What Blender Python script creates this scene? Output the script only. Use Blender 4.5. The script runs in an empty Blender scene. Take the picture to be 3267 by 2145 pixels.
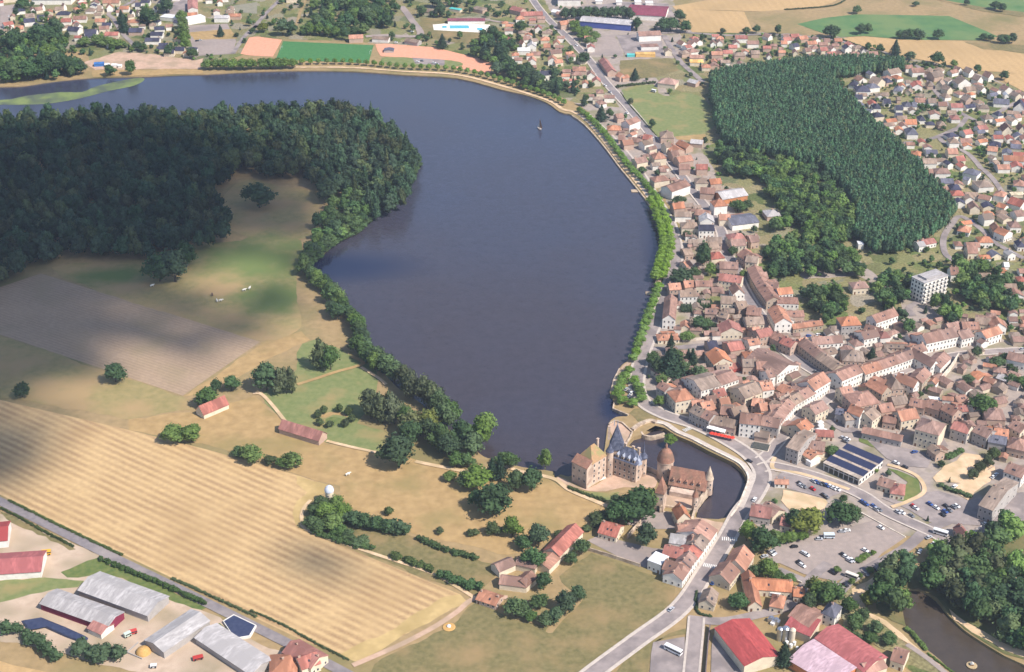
import bpy, math, random
import numpy as np
from mathutils import Vector, Matrix
from mathutils.geometry import tessellate_polygon
random.seed(7); rng = np.random.default_rng(7)
sc = bpy.context.scene
COL = sc.collection
# ---------------------------------------------------------------- camera, sky, sun, exposure
CAM_H, PITCH, FPX, W, H = 490.0, math.radians(28.8), 4667.0, 3267.0, 2145.0
cam_d = bpy.data.cameras.new('camera'); cam = bpy.data.objects.new('camera', cam_d); COL.objects.link(cam)
cam.location = (0, 0, CAM_H); cam.rotation_euler = (math.pi/2 - PITCH, 0, 0)
cam_d.sensor_width = 36.0; cam_d.lens = FPX/W*36.0; cam_d.clip_start = 1.0; cam_d.clip_end = 20000.0
sc.camera = cam
SUN_EL = math.radians(48); SUN_AZ = math.radians(-36)      # azimuth measured from +X (right of view) towards +Y; negative = towards the camera
sdir = Vector((math.cos(SUN_EL)*math.cos(SUN_AZ), math.cos(SUN_EL)*math.sin(SUN_AZ), math.sin(SUN_EL)))
world = bpy.data.worlds.new('World'); sc.world = world; world.use_nodes = True
wn = world.node_tree.nodes; wl = world.node_tree.links
bg = wn['Background']; sky = wn.new('ShaderNodeTexSky'); sky.sky_type = 'NISHITA'; sky.sun_disc = False
sky.sun_elevation = SUN_EL; sky.sun_rotation = math.pi/2 - SUN_AZ; sky.air_density = 1.0; sky.dust_density = 1.0; sky.ozone_density = 1.0; sky.altitude = 400
wl.new(sky.outputs[0], bg.inputs[0]); bg.inputs[1].default_value = 0.13
sun_d = bpy.data.lights.new('sun', 'SUN'); sun_d.energy = 5.0; sun_d.angle = math.radians(0.53); sun_d.color = (1.0, 0.93, 0.84)
sun = bpy.data.objects.new('sun', sun_d); COL.objects.link(sun)
sun.rotation_euler = sdir.to_track_quat('Z', 'Y').to_euler()
vs = sc.view_settings; vs.view_transform = 'Standard'; vs.look = 'None'; vs.exposure = 0.52; vs.gamma = 1.0; vs.use_curve_mapping = False
sc.render.engine = 'CYCLES'; sc.cycles.use_denoising = True; sc.cycles.max_bounces = 5; sc.cycles.diffuse_bounces = 2; sc.cycles.volume_bounces = 0; sc.cycles.transparent_max_bounces = 16
sc.cycles.use_adaptive_sampling = True; sc.cycles.adaptive_threshold = 0.02
# ---------------------------------------------------------------- photograph pixel -> ground
TILES = {'Z': (0, 0, .7285)}
for r, yy in enumerate((0, 540, 1080, 1605)):
    for c, xx in enumerate((0, 800, 1600, 2447)):
        TILES['ABCDEFGHIJKLMNOP'[r*4+c]] = (xx, yy, 2.894)
TILES.update(Q=(2040, 1080, 3.83), R=(2060, 780, 3.83), T=(2200, 1640, 4.736), U=(2200, 1880, 3.719), V=(1780, 1330, 4.569))
SD, CD = math.sin(PITCH), math.cos(PITCH)
def G(t, x, y, z=0.0):
    ox, oy, k = TILES[t]
    a = (ox + x/k - W/2)/FPX; b = (oy + y/k - H/2)/FPX
    s = (CAM_H - z)/(SD + b*CD)
    return Vector((a*s, s*(CD - b*SD), z))
def GL(t, s, z=0.0):
    v = [float(q) for q in s.replace(',', ' ').split()]
    return [G(t, v[i], v[i+1], z) for i in range(0, len(v), 2)]
def proj(p):                                                # world -> source pixel
    dx, dy, dz = p[0], p[1], p[2]-CAM_H
    f = dy*CD - dz*SD; u = dy*SD + dz*CD
    return (W/2 + FPX*dx/f, H/2 - FPX*u/f, FPX/f)
def catmull(pts, n=5, closed=False):
    out = []; m = len(pts)
    rngi = range(m) if closed else range(m-1)
    for i in rngi:
        g = lambda j: pts[j % m] if closed else pts[min(max(j, 0), m-1)]
        p0, p1, p2, p3 = g(i-1), g(i), g(i+1), g(i+2)
        for k in range(n):
            t = k/n
            out.append(0.5*((2*p1) + (p2-p0)*t + (2*p0-5*p1+4*p2-p3)*t*t + (3*p1-p0-3*p2+p3)*t**3))
    if not closed: out.append(pts[-1].copy())
    return out
def inside(p, poly):
    x, y = p[0], p[1]; c = False; j = len(poly)-1
    for i in range(len(poly)):
        a, b = poly[i], poly[j]
        if (a[1] > y) != (b[1] > y) and x < (b[0]-a[0])*(y-a[1])/(b[1]-a[1]) + a[0]: c = not c
        j = i
    return c
# ---------------------------------------------------------------- materials
MATS = {}
def mat(name, c1, c2=None, scale=0.5, c3=None, scale3=0.05, rough=0.9, objrand=0.0, bump=0.0, bscale=2.0, coord='world', spec=0.2, fac3=(0.45, 0.6), metal=0.0, detail=4, streak=None, transl=0.0):
    if name in MATS: return MATS[name]
    m = bpy.data.materials.new(name); m.use_nodes = True; MATS[name] = m
    nt = m.node_tree; n = nt.nodes; l = nt.links; b = n['Principled BSDF']
    b.inputs['Roughness'].default_value = rough; b.inputs['Specular IOR Level'].default_value = spec; b.inputs['Metallic'].default_value = metal
    if coord == 'world': src = n.new('ShaderNodeNewGeometry').outputs['Position']
    else: src = n.new('ShaderNodeTexCoord').outputs['Object']
    if streak:
        oi0 = n.new('ShaderNodeObjectInfo'); ofs = n.new('ShaderNodeVectorMath'); ofs.operation = 'MULTIPLY_ADD'; l.new(oi0.outputs['Location'], ofs.inputs[0]); ofs.inputs[1].default_value = (.37, .53, 0); l.new(src, ofs.inputs[2])
        mp = n.new('ShaderNodeMapping'); mp.inputs['Scale'].default_value = streak; l.new(ofs.outputs[0], mp.inputs[0]); src = mp.outputs[0]
    col = None
    if c2 is None:
        rgb = n.new('ShaderNodeRGB'); rgb.outputs[0].default_value = (*c1, 1); col = rgb.outputs[0]
    else:
        no = n.new('ShaderNodeTexNoise'); no.inputs['Scale'].default_value = scale; no.inputs['Detail'].default_value = detail; l.new(src, no.inputs['Vector'])
        r = n.new('ShaderNodeValToRGB'); r.color_ramp.elements[0].position = .32; r.color_ramp.elements[1].position = .68
        r.color_ramp.elements[0].color = (*c1, 1); r.color_ramp.elements[1].color = (*c2, 1)
        l.new(no.outputs['Fac'], r.inputs[0]); col = r.outputs[0]
    if c3 is not None:
        no3 = n.new('ShaderNodeTexNoise'); no3.inputs['Scale'].default_value = scale3; no3.inputs['Detail'].default_value = 5; l.new(src, no3.inputs['Vector'])
        r3 = n.new('ShaderNodeValToRGB'); r3.color_ramp.elements[0].position = fac3[0]; r3.color_ramp.elements[1].position = fac3[1]
        r3.color_ramp.elements[0].color = (0, 0, 0, 1); r3.color_ramp.elements[1].color = (1, 1, 1, 1); l.new(no3.outputs['Fac'], r3.inputs[0])
        mx = n.new('ShaderNodeMixRGB'); l.new(r3.outputs[0], mx.inputs[0]); l.new(col, mx.inputs[1]); mx.inputs[2].default_value = (*c3, 1); col = mx.outputs[0]
    if objrand:
        oi = n.new('ShaderNodeObjectInfo'); mr = n.new('ShaderNodeMapRange'); mr.inputs[3].default_value = 1-objrand; mr.inputs[4].default_value = 1+objrand
        l.new(oi.outputs['Random'], mr.inputs[0])
        hs = n.new('ShaderNodeHueSaturation'); l.new(mr.outputs[0], hs.inputs['Value']); l.new(col, hs.inputs['Color']); col = hs.outputs[0]
        mh = n.new('ShaderNodeMath'); mh.operation = 'MULTIPLY'; mh.inputs[1].default_value = 7.31; l.new(oi.outputs['Random'], mh.inputs[0])
        mf = n.new('ShaderNodeMath'); mf.operation = 'FRACT'; l.new(mh.outputs[0], mf.inputs[0])
        ms = n.new('ShaderNodeMapRange'); ms.inputs[3].default_value = 1-objrand*.8; ms.inputs[4].default_value = 1+objrand*.6; l.new(mf.outputs[0], ms.inputs[0]); l.new(ms.outputs[0], hs.inputs['Saturation'])
    l.new(col, b.inputs['Base Color'])
    if transl:
        tb = n.new('ShaderNodeBsdfTranslucent'); l.new(col, tb.inputs[0]); ms_ = n.new('ShaderNodeMixShader'); ms_.inputs[0].default_value = transl
        l.new(b.outputs[0], ms_.inputs[1]); l.new(tb.outputs[0], ms_.inputs[2]); l.new(ms_.outputs[0], n['Material Output'].inputs['Surface'])
    if bump:
        nb = n.new('ShaderNodeTexNoise'); nb.inputs['Scale'].default_value = bscale; nb.inputs['Detail'].default_value = 3; l.new(src, nb.inputs['Vector'])
        bp = n.new('ShaderNodeBump'); bp.inputs['Strength'].default_value = bump; bp.inputs['Distance'].default_value = .3; l.new(nb.outputs['Fac'], bp.inputs['Height']); l.new(bp.outputs[0], b.inputs['Normal'])
    return m
def attr_mat(name, rough=0.85, noise=0.35):                  # colour from a per-piece attribute, with fine mottling
    m = bpy.data.materials.new(name); m.use_nodes = True; MATS[name] = m
    n = m.node_tree.nodes; l = m.node_tree.links; b = n['Principled BSDF']; b.inputs['Roughness'].default_value = rough; b.inputs['Specular IOR Level'].default_value = .15
    a = n.new('ShaderNodeAttribute'); a.attribute_name = 'tint'
    g = n.new('ShaderNodeNewGeometry'); no = n.new('ShaderNodeTexNoise'); no.inputs['Scale'].default_value = .8; l.new(g.outputs['Position'], no.inputs['Vector'])
    mr = n.new('ShaderNodeMapRange'); mr.inputs[1].default_value = .3; mr.inputs[2].default_value = .7; mr.inputs[3].default_value = 1-noise; mr.inputs[4].default_value = 1+noise; l.new(no.outputs['Fac'], mr.inputs[0])
    hs = n.new('ShaderNodeHueSaturation'); l.new(a.outputs['Color'], hs.inputs['Color']); l.new(mr.outputs[0], hs.inputs['Value']); l.new(hs.outputs[0], b.inputs['Base Color'])
    tb = n.new('ShaderNodeBsdfTranslucent'); l.new(hs.outputs[0], tb.inputs[0]); ms_ = n.new('ShaderNodeMixShader'); ms_.inputs[0].default_value = .35
    l.new(b.outputs[0], ms_.inputs[1]); l.new(tb.outputs[0], ms_.inputs[2]); l.new(ms_.outputs[0], n['Material Output'].inputs['Surface'])
    return m
def mul(c, k): return tuple(x*k for x in c)
ROOF = {'b': (.285, .168, .132), 'o': (.43, .20, .125), 'r': (.36, .145, .115), 'p': (.37, .215, .168), 't': (.275, .202, .158), 'F': (.32, .078, .076), 'k': (.055, .055, .085), 'g': (.13, .13, .165),
        'l': (.40, .375, .37), 'w': (.72, .71, .72), 'm': (.24, .06, .09), 'i': (.50, .36, .40), 'y': (.70, .42, .14), 'q': (.10, .48, .46), 'u': (.05, .16, .42), 'c': (.62, .52, .36), 's': (.45, .36, .29)}
WALL = {'w': (.75, .71, .65), 'c': (.64, .55, .42), 't': (.42, .33, .25), 's': (.46, .33, .26), 'g': (.38, .35, .33), 'r': (.34, .07, .06), 'm': (.20, .03, .06), 'o': (.55, .22, .09), 'y': (.65, .40, .14), 'q': (.10, .48, .46), 'u': (.05, .16, .42), 'b': (.06, .09, .33)}
def roofmat(k): return mat('roof_'+k, mul(ROOF[k], .72), mul(ROOF[k], 1.22), .9, coord='object', streak=(1.0, .3, .3), c3= mul(ROOF[k], .66) if k not in 'wiqulmF' else mul(ROOF[k], .80), scale3=.16, rough=.85, objrand=.16 if k not in 'wiu' else .04, bump=.25, bscale=3.0)
def wallmat(k): return mat('wall_'+k, mul(WALL[k], .88), mul(WALL[k], 1.06), .5, mul(WALL[k], .75), .25, rough=.9, objrand=.07, fac3=(.52, .75))
GLASS = mat('window_glass', (.03, .035, .05), rough=.15, spec=.5)
FRAME = mat('window_frame', (.55, .52, .47), rough=.7)
WOOD = mat('door_wood', (.12, .06, .035), (.2, .1, .05), 2.0, rough=.7)
STONE = mat('stone', (.44, .34, .25), (.60, .48, .36), .5, (.33, .25, .19), .3, objrand=.05)
CASTLE = mat('castle_render', (.48, .355, .275), (.60, .465, .37), .35, (.38, .275, .215), .2, objrand=.05, bump=.2)
BARK = mat('bark', (.06, .045, .035), (.11, .085, .06), 3.0)
# ---------------------------------------------------------------- mesh helpers
def mesh(name, v, f, mats, mi=None, smooth=False):
    me = bpy.data.meshes.new(name); me.from_pydata([tuple(p) for p in v], [], f)
    for m in (mats if isinstance(mats, (list, tuple)) else [mats]): me.materials.append(m)
    if mi is not None: me.polygons.foreach_set('material_index', mi)
    if smooth: me.polygons.foreach_set('use_smooth', [True]*len(f))
    me.update(); return me
def obj(name, me, parent=None, loc=None, rz=None, scale=None):
    o = bpy.data.objects.new(name, me); COL.objects.link(o)
    if parent is not None: o.parent = parent
    if loc is not None: o.location = loc
    if rz is not None: o.rotation_euler = (0, 0, rz)
    if scale is not None: o.scale = scale
    return o
def structure(o): o['kind'] = 'structure'; return o
def stuff(o): o['kind'] = 'stuff'; return o
REG = []                                                    # (object, look, zone, category, image x, image y, group)
def thing(o, look, zone, cat, group=None, pos=None):
    p = pos if pos is not None else o.location
    q = proj(p); REG.append((o, look, zone, cat, q[0], q[1], group)); return o
def empty(name, loc, rz=0.0):
    o = bpy.data.objects.new(name, None); COL.objects.link(o); o.location = loc; o.rotation_euler = (0, 0, rz); o.empty_display_size = .5; return o
class MB:
    def __init__(s): s.v = []; s.f = []; s.m = []
    def add(s, v, f, m=0):
        k = len(s.v); s.v += [tuple(p) for p in v]; s.f += [tuple(i+k for i in q) for q in f]; s.m += [m]*len(f); return s
    def box(s, x0, x1, y0, y1, z0, z1, m=0, bottom=True):
        v = [(x0, y0, z0), (x1, y0, z0), (x1, y1, z0), (x0, y1, z0), (x0, y0, z1), (x1, y0, z1), (x1, y1, z1), (x0, y1, z1)]
        f = [(0, 1, 5, 4), (1, 2, 6, 5), (2, 3, 7, 6), (3, 0, 4, 7), (4, 5, 6, 7)] + ([(3, 2, 1, 0)] if bottom else [])
        return s.add(v, f, m)
    def lathe(s, prof, n=16, cx=0, cy=0, m=0):               # prof: (radius, z) from bottom to top
        k = len(s.v)
        for r, z in prof:
            for i in range(n):
                a = 2*math.pi*i/n; s.v.append((cx + r*math.cos(a), cy + r*math.sin(a), z))
        for j in range(len(prof)-1):
            for i in range(n):
                s.f.append((k+j*n+i, k+j*n+(i+1) % n, k+(j+1)*n+(i+1) % n, k+(j+1)*n+i)); s.m.append(m)
        s.f.append(tuple(k+(len(prof)-1)*n+i for i in range(n))); s.m.append(m)
        return s
    def me(s, name, mats, smooth=False): return mesh(name, s.v, s.f, mats, s.m, smooth)
_unit = {}
def unit(key, build):
    if key not in _unit: _unit[key] = build()
    return _unit[key]
def window_mesh():
    def b():
        q = MB().box(-.5, .5, -.07, .05, 0, 1, 0); q.box(-.42, .42, -.10, -.06, .06, .94, 1); q.box(-.56, .56, -.16, .02, -.06, -.005, 0); return q.me('window', [FRAME, GLASS])
    return unit('win', b)
def door_mesh():
    return unit('door', lambda: MB().box(-.5, .5, -.06, .05, 0, 1, 0).box(-.62, .62, -.03, .04, 0, 1.06, 1).me('door', [WOOD, FRAME]))
def chimney_mesh():
    return unit('chim', lambda: MB().box(-.5, .5, -.35, .35, -1.2, 1.3, 0).box(-.6, .6, -.45, .45, 1.3, 1.45, 0).lathe([(.16, 1.45), (.13, 1.9)], 6, -.22, 0, 1).lathe([(.16, 1.45), (.13, 1.9)], 6, .22, 0, 1).me('chimney', [wallmat('s'), roofmat('o')]))
def slab(v, f, th):                                          # thicken a roof surface downwards
    n = len(v); vv = list(v) + [(x, y, z-th) for x, y, z in v]; ff = list(f)
    ff += [tuple(i+n for i in reversed(q)) for q in f]
    cnt = {}
    for q in f:
        for i in range(len(q)):
            e = (q[i], q[(i+1) % len(q)]); cnt[e] = 1
    for (a, b) in cnt:
        if (b, a) not in cnt: ff.append((a, a+n, b+n, b))
    return vv, ff
def house_geo(L, d, h, rh, ty):
    """walls and roof of a house in its own frame: x along the front, y away from it"""
    x0, x1 = -L/2, L/2; o = .35 if L < 22 else .5
    base = [(x0, 0, -.3), (x1, 0, -.3), (x1, d, -.3), (x0, d, -.3), (x0, 0, h), (x1, 0, h), (x1, d, h), (x0, d, h)]
    wf = [(0, 1, 5, 4), (1, 2, 6, 5), (2, 3, 7, 6), (3, 0, 4, 7)]; wv = list(base)
    if ty == 'g':
        s = rh/(d/2); wv += [(x0, d/2, h+rh-.05), (x1, d/2, h+rh-.05)]; wf += [(5, 6, 9), (7, 4, 8)]
        rv = [(x0-o, -o, h-s*o+.06), (x1+o, -o, h-s*o+.06), (x1+o, d/2, h+rh+.06), (x0-o, d/2, h+rh+.06), (x1+o, d+o, h-s*o+.06), (x0-o, d+o, h-s*o+.06)]
        rf = [(0, 1, 2, 3), (3, 2, 4, 5)]
    elif ty == 'p':
        s = rh/(L/2); wv += [(0, 0, h+rh-.05), (0, d, h+rh-.05)]; wf += [(4, 5, 8), (6, 7, 9)]
        rv = [(x0-o, -o, h-s*o+.06), (0, -o, h+rh+.06), (0, d+o, h+rh+.06), (x0-o, d+o, h-s*o+.06), (x1+o, -o, h-s*o+.06), (x1+o, d+o, h-s*o+.06)]
        rf = [(0, 1, 2, 3), (1, 4, 5, 2)]
    elif ty == 'h':
        e = [(x0-o, -o, h-.05), (x1+o, -o, h-.05), (x1+o, d+o, h-.05), (x0-o, d+o, h-.05)]
        if L >= d: i = min(d*.45, L*.48); rv = e + [(x0+i, d/2, h+rh), (x1-i, d/2, h+rh)]; rf = [(0, 1, 5, 4), (1, 2, 5), (2, 3, 4, 5), (3, 0, 4)]
        else: i = min(L*.45, d*.48); rv = e + [(0, i, h+rh), (0, d-i, h+rh)]; rf = [(0, 1, 4), (1, 2, 5, 4), (2, 3, 5), (3, 0, 4, 5)]
    elif ty == 'm':
        wv[6] = (x1, d, h+rh); wv[7] = (x0, d, h+rh); s = rh/d
        rv = [(x0-o, -o, h-s*o+.06), (x1+o, -o, h-s*o+.06), (x1+o, d+o, h+rh+s*o+.06), (x0-o, d+o, h+rh+s*o+.06)]; rf = [(0, 1, 2, 3)]
    else:
        rv = [(x0-.15, -.15, h+.02), (x1+.15, -.15, h+.02), (x1+.15, d+.15, h+.02), (x0-.15, d+.15, h+.02)]; rv = [(a, b, c+.3) for a, b, c in rv]; rf = [(0, 1, 2, 3)]
    rv, rf = slab(rv, rf, .22 if ty != 'f' else .4)
    return wv, wf, rv, rf
RNAME = {'F': 'bright red', 'b': 'brown tiled', 'o': 'orange tiled', 'r': 'red', 'p': 'pinkish tiled', 't': 'weathered tan', 'k': 'dark slate', 'g': 'grey slate', 'l': 'pale grey', 'w': 'white', 'm': 'maroon', 'i': 'pale pink', 'y': 'yellow', 'q': 'turquoise', 'u': 'blue', 'c': 'cream', 's': 'sandy'}
WNAME = {'w': 'white', 'c': 'cream', 't': 'tan', 's': 'stone', 'g': 'grey', 'r': 'red', 'm': 'maroon', 'o': 'orange', 'y': 'yellow', 'q': 'turquoise', 'u': 'blue', 'b': 'blue fronted'}
FOOT = []                                                   # footprints (cx, cy, r) kept clear of scattered plants
HOUSES = []
def houses(tile, zone, text, cat='house', name=None):
    for row in text.split(';'):
        q = row.split()
        if len(q) < 10: continue
        x1, y1, x2, y2, d, h, rh = map(float, q[:7]); ty, rc, wc = q[7:10]
        a, b = G(tile, x1, y1), G(tile, x2, y2)
        if a.x > b.x: a, b = b, a
        L = (b-a).length; rz = math.atan2(b.y-a.y, b.x-a.x); m = (a+b)/2
        k = proj(m)[2]; u, v, _ = proj(m + Vector((0, 0, h/2)))
        if u < -150 or u > W+150 or v > H+200: pass
        HOUSES.append(dict(m=m, rz=rz, L=L, d=d, h=h, rh=rh, ty=ty, rc=rc, wc=wc, zone=zone, cat=cat, name=name, annex=('old town' in zone or 'main street' in zone or 'lake road' in zone or 'villa garden' in zone), k=k, size=(L+d)*(h+rh+d*.4)*k*k))
        c = m + Vector((-math.sin(rz), math.cos(rz), 0))*d/2
        FOOT.append((c.x, c.y, max(L, d)*.55))
def build_house(q):
    wv, wf, rv, rf = house_geo(q['L'], q['d'], q['h'], q['rh'], q['ty'])
    L, d, h, k = q['L'], q['d'], q['h'], q['k']
    nm = q['name'] or ('house' if q['cat'] == 'house' else q['cat'].replace(' ', '_'))
    root = empty(nm, q['m'], q['rz'])
    obj('wall', mesh('wall', wv, wf, wallmat(q['wc'])), root)
    ro = obj('roof', mesh('roof', rv, rf, roofmat(q['rc'])), root)
    size = 'big ' if L*d > 260 else ('small ' if L*d < 75 else '')
    shape = {'h': 'hipped', 'g': 'gabled', 'p': 'gabled', 'f': 'flat', 'm': 'sloping'}[q['ty']]
    look = f"{size}{WNAME[q['wc']]} {q['cat']}, {RNAME[q['rc']].replace(' tiled', '')} {shape} roof,"
    thing(root, look, q['zone'], q['cat'], None, q['m'])
    r = random.Random(int(q['m'].x*13 + q['m'].y*7))
    if q['cat'] == 'house' and q['ty'] in 'gph':
        zc = h + q['rh']*.75
        cx = r.choice((-1, 1))*(L*.5-.9) if q['ty'] == 'g' else 0
        obj('chimney', chimney_mesh(), ro, (cx, d/2 if q['ty'] != 'p' else d*.7, zc+.3), 0, (1, 1, 1))
    if q['cat'] == 'house' and q['ty'] in 'gh' and k > 4.2:
        tl = math.atan2(q['rh'], d/2)
        for i in range(r.choice((0, 1, 1, 2))):
            s = obj('skylight', unit('sky', lambda: MB().box(-.45, .45, -.6, .6, 0, .12).me('skylight', [GLASS])), ro, (r.uniform(-.25, .25)*L, d*.24, h + q['rh']*.48 + .08)); s.rotation_euler = (tl, 0, 0)
        if q['ty'] == 'g' and r.random() < .6: obj('chimney', chimney_mesh(), ro, (-cx*r.uniform(.2, 1.0), d/2, h + q['rh']*.75 + .3), 0, (.8, .9, 1))
    if q.get('annex') and r.random() < .75:
        al = L*r.uniform(.45, .8); ad = r.uniform(4, 6.5); ah = h*r.uniform(.5, .75); av, af, rv2, rf2 = house_geo(al, ad, ah, ad*.32, 'm'); sx = r.uniform(-.5, .5)*(L-al)
        flip = lambda P: [(-x + sx, d + ad - y, z) for x, y, z in P]
        obj('annex', mesh('annex', flip(av), af, wallmat(q['wc'] if q['wc'] in 'wcts' else 's')), root); obj('annex_roof', mesh('annex_roof', flip(rv2), rf2, roofmat(r.choice('bbtop'))), root)
    if q['cat'] in ('house', 'apartment block') and k > 4.0:
        W_ = window_mesh(); st = max(1, int((h-.6)/2.9)); n = int(max(1, min(7, L/2.6)))
        def put(fx, fy, rz, i, s, ww=1.05, wh=1.45): obj('window', W_, root, (fx, fy, .95 + s*(h/st)), rz, (ww, 1, wh))
        dr = r.randrange(n)
        for s in range(st):
            for i in range(n):
                x = -L/2 + L*(i+.5)/n
                if s == 0 and i == dr: obj('door', door_mesh(), root, (x, 0, 0), 0, (1.1, 1, 2.2)); continue
                put(x, 0, 0, i, s)
        c = math.cos(q['rz']); sn = math.sin(q['rz']); toc = -q['m'].normalized()
        m2 = int(max(1, min(4, d/3.4)))
        for side, ang in ((1, math.pi/2), (-1, -math.pi/2)):
            nx, ny = side*c, side*sn
            if nx*toc.x + ny*toc.y > .22:
                for s in range(st):
                    for i in range(m2): put(side*L/2, d*(i+.5)/m2, ang, i, s)
    return root
# ================================================================ the setting: water, ground, fields, roads
lake_pts = (GL('Z', '-260 205') + GL('A', '0 800 230 790 480 752 860 716 1300 706 1660 690 1880 686 2280 664') + GL('B', '400 652 930 658 1400 690 1900 722 2320 830')
  + GL('C', '230 880 420 950 540 1035 650 1062 770 1150 940 1340 1090 1540') + GL('G', '1200 110 1370 330 1440 480 1490 620 1500 740 1460 890 1420 1060 1380 1180 1330 1330 1250 1540')
  + GL('K', '1180 180 1085 280 1000 490 1040 580 1030 655 1170 715 1060 725') + GL('V', '735 110 690 400 640 620 470 745 300 820 150 870 40 840 -60 900') + GL('K', '470 1228')
  + GL('K', '200 1190') + GL('J', '2270 1120 2150 1090 1990 960 1830 840 1680 700 1520 560 1350 450 1240 330 1120 210')
  + GL('F', '1050 1563 1000 1440 900 1310 800 1180 640 1080 560 960 540 900 680 770 820 660 990 580 1120 440 1190 310 1390 205 1480 110 1530 0')
  + GL('B', '1545 1500 1480 1400 1350 1290 1150 1130 900 1015 500 1080') + GL('Z', '590 276 270 284 0 286 -260 286'))
lake = catmull(lake_pts, 3, True)
moat = (GL('V', '1290 205 1420 130 1560 165 1720 270 1960 370 2200 500') + GL('K', '2150 1150 2225 1215 2268 1300 2230 1420 2170 1550') + GL('O', '2105 130 2000 150 1800 140') +
  GL('V', '2010 1420 2040 1290 2120 1170 2235 1060 2245 960 1640 800 1450 850 1280 760 1270 600 1180 480 1000 400 980 420 1110 290 1240 255'))
pond = catmull(GL('P', '1230 830 1400 800 1560 890 1680 1040 1830 1180 2010 1300 2200 1415 2420 1530 2420 1700 1900 1700 1600 1450 1430 1310 1285 1140 1255 1000'), 3, True)
WATERS = [lake, moat, pond]
def ccw(p):
    return p if sum(a[0]*b[1]-b[0]*a[1] for a, b in zip(p, p[1:]+p[:1])) > 0 else p[::-1]
def sheet(name, pts, m, z, holes=(), skirt=0.0):
    loops = [ccw(list(pts))] + [ccw(list(hh))[::-1] for hh in holes]
    flat = [Vector((p[0], p[1], 0)) for lp in loops for p in lp]
    tri = tessellate_polygon([[Vector((p[0], p[1], 0)) for p in lp] for lp in loops])
    v = [(p.x, p.y, z) for p in flat]; f = []
    for a, b, c in tri:
        n = (flat[b]-flat[a]).cross(flat[c]-flat[a]).z
        if abs(n) > 1e-9: f.append((a, b, c) if n > 0 else (a, c, b))
    if skirt:
        k = len(loops[0])
        for lp in loops[1:]:
            n0 = len(v); v += [(p[0], p[1], z-skirt) for p in lp]; n = len(lp)
            for i in range(n): j = (i+1) % n; f.append((k+i, k+j, n0+j, n0+i))
            k += n
    o = obj(name, mesh(name, v, f, m)); return structure(o)
def rdir(t, x1, y1, x2, y2):
    a, b = G(t, x1, y1), G(t, x2, y2); return math.atan2(b.y-a.y, b.x-a.x)
def striped(name, c1, c2, ang, period, c3, s3=.03, amount=.55, dist=1.2):
    m = mat(name, mul(c1, .9), mul(c1, 1.08), .35, c3, s3, fac3=(.5, .78))
    n = m.node_tree.nodes; l = m.node_tree.links; b = n['Principled BSDF']; src = b.inputs['Base Color'].links[0].from_socket
    g = n.new('ShaderNodeNewGeometry'); mp = n.new('ShaderNodeMapping'); mp.inputs['Rotation'].default_value = (0, 0, -ang); l.new(g.outputs['Position'], mp.inputs[0])
    w0 = n.new('ShaderNodeTexNoise'); w0.inputs['Scale'].default_value = .9; w0.inputs['Detail'].default_value = 4; l.new(g.outputs['Position'], w0.inputs[0])
    w = n.new('ShaderNodeTexWave'); w.bands_direction = 'Y'; w.inputs['Scale'].default_value = 2*math.pi/(20*period); w.inputs['Distortion'].default_value = dist; w.inputs['Detail'].default_value = 3; w.inputs['Detail Scale'].default_value = .25
    l.new(mp.outputs[0], w.inputs[0])
    r = n.new('ShaderNodeMapRange'); r.inputs[3].default_value = 0; r.inputs[4].default_value = amount; l.new(w.outputs['Fac'], r.inputs[0])
    nn = n.new('ShaderNodeTexNoise'); nn.inputs['Scale'].default_value = .05; l.new(g.outputs['Position'], nn.inputs[0])
    mm = n.new('ShaderNodeMath'); mm.operation = 'MULTIPLY'; l.new(r.outputs[0], mm.inputs[0]); r2 = n.new('ShaderNodeMapRange'); r2.inputs[1].default_value = .3; r2.inputs[2].default_value = .6; r2.inputs[3].default_value = .3; r2.inputs[4].default_value = 1.1; l.new(nn.outputs['Fac'], r2.inputs[0]); l.new(r2.outputs[0], mm.inputs[1])
    mx = n.new('ShaderNodeMixRGB'); m3 = n.new('ShaderNodeMath'); m3.operation = 'MULTIPLY'; l.new(mm.outputs[0], m3.inputs[0]); r3 = n.new('ShaderNodeMapRange'); r3.inputs[1].default_value = .3; r3.inputs[2].default_value = .7; r3.inputs[3].default_value = .55; r3.inputs[4].default_value = 1.45; l.new(w0.outputs['Fac'], r3.inputs[0]); l.new(r3.outputs[0], m3.inputs[1])
    l.new(m3.outputs[0], mx.inputs[0]); l.new(src, mx.inputs[1]); mx.inputs[2].default_value = (*c2, 1); l.new(mx.outputs[0], b.inputs['Base Color'])
    return m
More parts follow.
